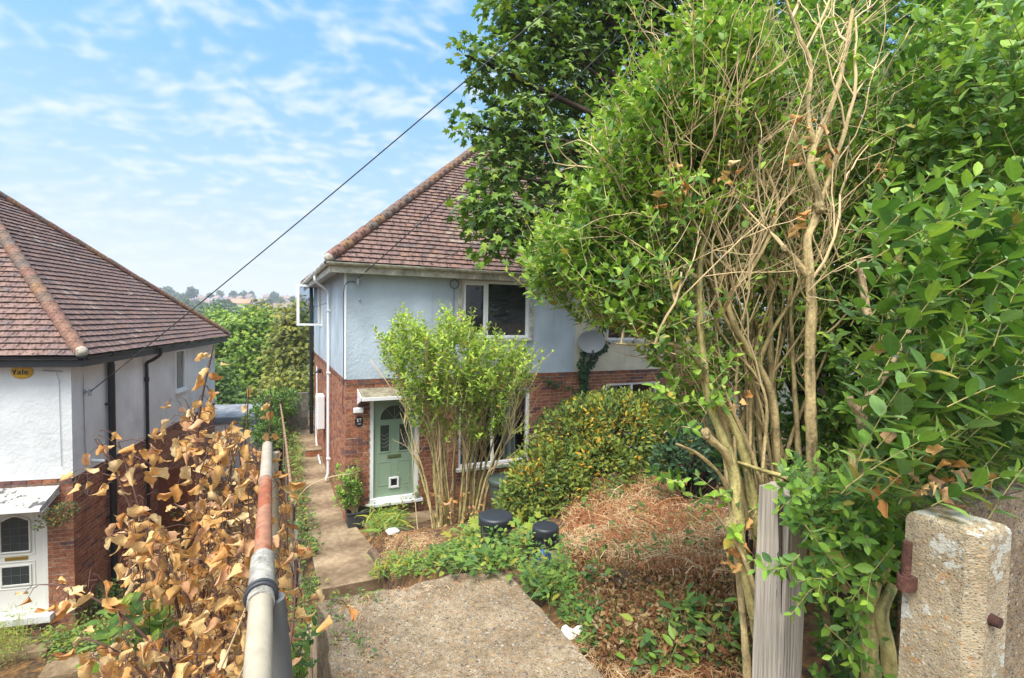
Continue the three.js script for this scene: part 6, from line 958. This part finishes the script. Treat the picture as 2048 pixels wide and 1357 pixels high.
// ground cover
function coverAt(list, twigs, x, z, h, n, size, pal, g, weights, spread = .08) { const y = surf(x, z), b = V(x, y, z), e = V(x + rr(-spread, spread), y + h, z + rr(-spread, spread)); if (twigs) tube(twigs, [b, e], .0025, .0015, 3, 0, false); for (let k = 0; k < n; k++) { const q = b.clone().lerp(e, rr(.25, 1)).add(V(rr(-spread, spread), rr(-.02, .03), rr(-spread, spread))), d = rdir(); d.y = Math.abs(d.y) * .4 + .1; list.push({ g, m: leafM(q, d, V(rr(-.5, .5), 1, rr(-.5, .5)), size * rr(.6, 1.3)), c: pick(weights), s: size }); } }
function cover(name, label, cat, pos, n, fn, pal, max = 120, kind) { const base = pos.clone(); const t = thing(name, label, cat, base), lv = [], tw = new Acc(); for (let k = 0; k < n; k++) fn(lv, tw, k); accPart(t, 'stems', tw, M.twigGreen, base, 'stuff'); const gs = new Map(); for (const l of lv) { if (!gs.has(l.g)) gs.set(l.g, []); gs.get(l.g).push(l); } for (const l of gs.values()) pieces(t, 'leaf', l, { palette: pal, make: makeLeaf, base, instanced: true, max }); return t; }
{
  reseed(1103);
  const spot = (poly) => { const [u, v] = inside(poly); return onGround(u, v); };
  const plant = (name, label, cat, poly, n, h, nl, size, g, weights, pal, max, spread) => { const c = onGround(poly.reduce((s, q) => s + q[0], 0) / poly.length, poly.reduce((s, q) => s + q[1], 0) / poly.length); return cover(name, label, cat, c, n, (lv, tw) => { const p = spot(poly); coverAt(lv, tw, p.x, p.z, rr(...h), nl, size, null, g, weights, spread); }, pal, max); };
  plant('bindweed_patch', 'bright green leafy weeds growing along the near edge of the garden by the steps', 'weeds', [[770, 1165], [830, 1130], [900, 1100], [1000, 1110], [1040, 1140], [1000, 1150], [880, 1160]], 250, [.05, .2], 7, .065, OVAL, [.3, .3, .2, .1, .1], PAL.weed, 120, .09);
  plant('maple_seedling', 'yellow-green lobed seedling in front of the nearest black tub', 'plant', [[925, 1080], [985, 1075], [1000, 1110], [930, 1115]], 24, [.10, .32], 5, .13, MAPLE, [0, .2, 0, .5, .3], PAL.weed, 60, .12);
  plant('maple_seedling', 'yellow-green lobed seedling between the two black tubs', 'plant', [[1040, 1090], [1080, 1080], [1085, 1115], [1045, 1120]], 14, [.10, .3], 5, .12, MAPLE, [0, .2, 0, .5, .3], PAL.weed, 60, .10);
  plant('trailing_weed', 'pale green trailing weeds over the right edge of the landing slab', 'weeds', [[1040, 1150], [1130, 1130], [1140, 1180], [1110, 1230], [1060, 1215]], 120, [.05, .25], 7, .055, OVAL, [.35, .3, .2, .1, .05], PAL.weed, 120, .08);
  plant('trailing_weed', 'sparse green weeds low on the straw right of the landing slab', 'weeds', [[1090, 1215], [1190, 1220], [1240, 1290], [1190, 1320]], 70, [.03, .14], 5, .05, OVAL, [.4, .2, .4, 0, .05], PAL.weed, 100, .06);
  plant('bramble', 'mid-green ribbed-leaf seedling patch at the foot of the timber post', 'weeds', [[1290, 1250], [1400, 1240], [1500, 1290], [1520, 1357], [1290, 1357]], 60, [.06, .24], 6, .062, PRIVET, [.4, .25, .25, .1, 0], PAL.weed, 160, .08);
  plant('verge_weeds', 'mixed ivy and weeds creeping along the left edge of the landing', 'weeds', [[570, 1120], [640, 1180], [650, 1357], [560, 1357]], 260, [.04, .24], 6, .055, IVY, [.4, .2, .35, .05, 0], PAL.weed, 160, .06);
  plant('verge_weeds', 'green weeds on the bank between the path and the wire fence', 'weeds', [[575, 960], [605, 960], [640, 1120], [590, 1130]], 120, [.05, .4], 6, .085, OVAL, [.35, .3, .3, .1, .05], PAL.weed, 120, .1);
  plant('verge_weeds', 'narrow strip of yellowing weeds far along the path edge', 'weeds', [[570, 870], [594, 865], [606, 960], [580, 960]], 120, [.1, .4], 6, .09, OVAL, [.25, .3, .2, .15, .2], PAL.weed, 60, .12);
  plant('grass_tuft', 'yellow-green strappy tuft at the door step of the blue house', 'grass', [[745, 1040], [800, 1030], [800, 1065], [745, 1070]], 60, [.08, .3], 10, .22, BLADE, [.2, .35, .05, .25, .35], PAL.weed, 120, .14);
  plant('grass_tuft', 'dry yellow tuft by the edging log beside the path', 'grass', [[750, 1145], [830, 1120], [830, 1150], [760, 1168]], 40, [.05, .2], 9, .16, BLADE, [.2, .35, .05, .25, .45], PAL.weed, 120, .12);
  plant('leafy_plant', 'tall soft green plant growing beside the right side of the front door', 'plant', [[805, 1000], [838, 990], [838, 1030], [805, 1035]], 40, [.3, .9], 8, .10, OVAL, [.3, .35, .1, .25, 0], PAL.weed, 100, .12);
  plant('leafy_plant', 'broad-leaved plant standing beneath the ground floor window of the blue house', 'plant', [[1000, 985], [1060, 985], [1060, 1010], [1000, 1010]], 24, [.3, .8], 8, .13, PRIVET, [.4, .2, .4, .0, 0], PAL.weed, 60, .16);
  plant('creeping_weed', 'few small green leaves creeping over the left edge of the landing slab', 'weeds', [[645, 1225], [700, 1240], [745, 1300], [720, 1350], [660, 1340]], 14, [.01, .05], 3, .032, OVAL, [.4, .2, .35, .05, 0], PAL.weed, 60, .03);
  plant('creeping_weed', 'low green moss and weeds along the broken far rim of the landing slab', 'weeds', [[640, 1190], [720, 1180], [760, 1200], [650, 1215]], 40, [.01, .04], 4, .028, OVAL, [.3, .3, .3, .1, .1], PAL.weed, 60, .03);
  plant('trailing_weed', 'leafy weeds crowding round the feet of the two black tubs', 'weeds', [[940, 1095], [1030, 1090], [1120, 1105], [1120, 1135], [950, 1130]], 90, [.14, .38], 6, .075, OVAL, [.4, .25, .25, .15, .05], PAL.weed, 120, .1);
  { const c = RL(-1.12, -8.4, 2.0); cover('edge_weeds', 'ivy and nettle-green weeds hanging over the side of the landing below the handrail', 'weeds', c, 150, (lv, tw) => { const b = rr(-9.9, -7.2), p = RL(-1.10 + rr(-.12, .05), b, rr(1.95, 2.36)), e = p.clone().add(V(rr(-.06, .06), rr(.04, .16), rr(-.06, .06))); tube(tw, [p.clone().add(V(0, -.15, 0)), p, e], .003, .0015, 3, 0, false); for (let k = 0; k < 7; k++) { const q = p.clone().lerp(e, rr(0, 1)).add(V(rr(-.05, .05), rr(-.03, .03), rr(-.05, .05))), d = rdir(); d.y = d.y * .5 + .1; lv.push({ g: k % 3 ? OVAL : IVY, m: leafM(q, d, V(rr(-.3, .6), 1, rr(0, .6)), rr(.035, .062)), c: pick([.35, .25, .28, .08, .04]), s: .05 }); } }, PAL.weed, 120); }
  // neighbour's garden
  plant('goldenrod', 'feathery yellow-green goldenrod at the lower left in front of the cream door', 'plant', [[-20, 1290], [50, 1270], [60, 1330], [-20, 1350]], 60, [.3, .75], 12, .09, BLADE, [.1, .3, 0, .5, .4], PAL.weed, 120, .14);
  plant('goldenrod', 'yellow-green flowering spray behind the tan dead leaves', 'plant', [[340, 1050], [420, 1010], [440, 1060], [350, 1100]], 90, [.6, 1.6], 14, .08, OVAL, [.1, .3, .05, .5, .5], PAL.weed, 120, .16);
  plant('garden_shrub', 'dark green low shrub at the brick corner of the white house', 'shrub', [[110, 1235], [190, 1190], [235, 1215], [160, 1265]], 130, [.2, .6], 9, .07, OVAL, [.35, .1, .5, .05, .05], PAL.weed, 120, .14);
  plant('garden_shrub', 'pale leafy weeds along the white path edging', 'weeds', [[70, 1290], [200, 1260], [280, 1290], [120, 1330]], 130, [.1, .4], 8, .07, OVAL, [.3, .3, .2, .2, .1], PAL.weed, 120, .14);
  const hy = P(300, 1330, 1.35); hy.y = ground(hy.x, hy.z); reseed(1104);
  cover('hydrangea', 'fresh green serrated leaves under the tan leaves at the lower left', 'plant', hy, 30, (lv, tw) => { const [u, v] = inside([[225, 1240], [280, 1200], [335, 1260], [330, 1357], [190, 1357], [200, 1300]]); const p = P(u, v, rr(1.65, 1.95)); shoot(tw, lv, p, V(rr(-.5, .5), 1, rr(0, .6)), .1, 2, rr(.055, .075), { r: .0025, sw: 1.25, weights: [.4, .1, .5, .0, 0] }); }, PAL.weed, 120);
}
// clippings: straw heap and litter
{
  reseed(1105);
  const straw = (() => { const g = new THREE.CylinderGeometry(.5, .35, 1, 4, 2, false); const p = g.attributes.position; for (let k = 0; k < p.count; k++) if (Math.abs(p.getY(k)) < .1) p.setX(k, p.getX(k) + 4); g.computeVertexNormals(); return g; })();
  const cols = [[.50, .26, .11], [.58, .38, .19], [.42, .17, .07], [.66, .50, .30], [.30, .115, .05]].map((c) => C3(...c));
  const q = new THREE.Quaternion(), s = V(1, 1, 1), e = new THREE.Euler();
  function litter(name, label, poly, n, len, lift, w) {
    const c = onGround(poly[0][0], poly[0][1]), m = shadow(new THREE.InstancedMesh(straw, std([1, 1, 1], .95), n)); m.name = numbered(name); tag(m, label, 'clippings', null, 'stuff');
    for (let k = 0; k < n; k++) { const [u, v] = inside(poly), p = onGround(u, v); const L = rr(...len); p.x += rr(-.1, .1); p.z += rr(-.1, .1); p.y = ground(p.x, p.z) + rr(.0, lift) + lift * .6 * Math.max(0, fbm(p.x * 3, p.z * 3, 1, 2)); e.set(rr(-.8, .8), rr(0, 6.28), 1.57 + rr(-.8, .8)); q.setFromEuler(e); s.set(rr(.0016, .0045) * w, L, rr(.0016, .003) * w); m.setMatrixAt(k, new THREE.Matrix4().compose(p, q, s)); const patch = fbm(p.x * 1.3, p.z * 1.3, 8, 3); m.setColorAt(k, cols[pick(patch > .06 ? [.12, .08, .4, .04, .36] : patch < -.08 ? [.25, .32, .05, .36, .02] : [.32, .25, .2, .12, .11])]); }
    scene.add(m);
  }
  litter('clippings_heap', 'heap of dry tan and rust-brown hedge clippings in the garden', [[1130, 1030], [1200, 965], [1300, 950], [1420, 960], [1470, 1050], [1480, 1200], [1300, 1180], [1140, 1130]], 15000, [.03, .13], .18, 2.3);
  litter('stick_litter', 'loose bare sticks and prunings thrown on the clippings heap', [[1140, 1040], [1200, 975], [1300, 955], [1430, 965], [1480, 1060], [1480, 1190], [1300, 1180], [1150, 1120]], 420, [.12, .42], .22, 2.6);
  litter('straw_litter', 'pale straw litter scattered over the soil right of the landing slab', [[1120, 1180], [1300, 1190], [1500, 1240], [1500, 1357], [1200, 1357], [1150, 1250]], 5200, [.03, .12], .03, .9);
  litter('twig_litter', 'dry brown twigs and leaves lying by the path edge', [[745, 1080], [840, 1060], [900, 1090], [830, 1130], [765, 1150]], 1400, [.03, .16], .02, 1.2);
  { const m0 = V(0, 0, 0); const n = 260, m = shadow(new THREE.InstancedMesh(straw, std([1, 1, 1], .95), n)); m.name = numbered('straw_litter'); tag(m, 'fine straw bits and soil crumbs strewn over the landing slab edges', 'clippings', null, 'stuff'); for (let k = 0; k < n; k++) { const side = rnd() < .5, a = side ? rr(-1.0, -.75) : rr(-1.0, .05), b = side ? rr(-9, -7.3) : -7.3 - Math.abs(rr(-.4, .4) * rr(0, 1)); const p = RL(a, b, 2.436), L = rr(.008, .05); e.set(rr(-.1, .1), rr(0, 6.28), 1.57); q.setFromEuler(e); s.set(rr(.002, .006), L, .0025); m.setMatrixAt(k, new THREE.Matrix4().compose(p, q, s)); m.setColorAt(k, cols[pick([.2, .3, .2, .2, .3])]); } scene.add(m); }
  // dry leaves in the heap
  const lv = []; const c = onGround(1320, 1080); const t = thing('leaf_litter', 'small dry leaves mixed through the hedge clippings heap', 'leaf litter', c); tag(t, null, null, null, 'stuff');
  for (let k = 0; k < 9500; k++) { const [u, v] = inside([[1140, 1040], [1210, 965], [1300, 945], [1440, 950], [1500, 1100], [1500, 1357], [1200, 1357], [1140, 1150]]), p = onGround(u, v); p.y += rr(.0, .16); lv.push({ g: DEAD[k % 2 ? 3 : 7], m: leafM(p, rdir(), rdir().add(V(0, .5, 0)), rr(.018, .042)), c: pick([.34, .2, .26, .12, .08]), s: .03 }); }
  for (const gg of [3, 7]) pieces(t, 'leaf', lv.filter((l) => l.g === DEAD[gg]), { palette: [[.36, .20, .08], [.46, .31, .14], [.27, .12, .05], [.55, .42, .24], [.10, .19, .03]], make: deadMat, base: c, instanced: true, max: 0 });
  // a few green leaves in the heap
  reseed(1106);
  for (const [u, v, lab, n, sz] of [[1195, 1185, 'single broad green leaf pair on the stone kerb', 5, .085], [1300, 1165, 'rounded green leaves beside the right end of the stone kerb', 5, .085], [1275, 1050, 'small ivy cluster high on the clippings heap', 14, .075], [1175, 1045, 'pair of green bindweed leaves at the left of the heap', 8, .07], [1250, 985, 'dark green weeds along the top of the clippings heap', 60, .06], [1225, 1090, 'few small green leaves in the hollow of the heap', 9, .055], [1380, 1080, 'thin green sprigs at the right of the heap', 40, .05], [1330, 1010, 'green weeds sprouting from the middle of the heap crest', 34, .055], [1160, 1130, 'scattered low weeds at the foot of the heap by the tub', 26, .05], [1290, 1110, 'yellowing sprigs in the middle of the heap', 26, .05], [1210, 1010, 'green sprigs on the left slope of the heap under the shrub', 40, .055], [1360, 1140, 'weedy tuft low on the right of the heap', 50, .05], [1400, 960, 'leafy weeds along the right crest of the heap', 60, .06], [1240, 1150, 'short weeds in front of the stone kerb', 36, .045], [1430, 1010, 'pale green sprigs beside the privet stems on the heap', 30, .05]]) { const p = onGround(u, v); cover('heap_weed', lab, 'weeds', p, n, (l, tw) => coverAt(l, tw, p.x + rr(-.04, .04) * Math.sqrt(n), p.z + rr(-.04, .04) * Math.sqrt(n), rr(.12, .30), 3, sz, null, IVY, [.4, .1, .5, 0, 0], .04), PAL.weed, 60); }
}
scene.updateMatrixWorld(true);
renderer.render(scene, camera);
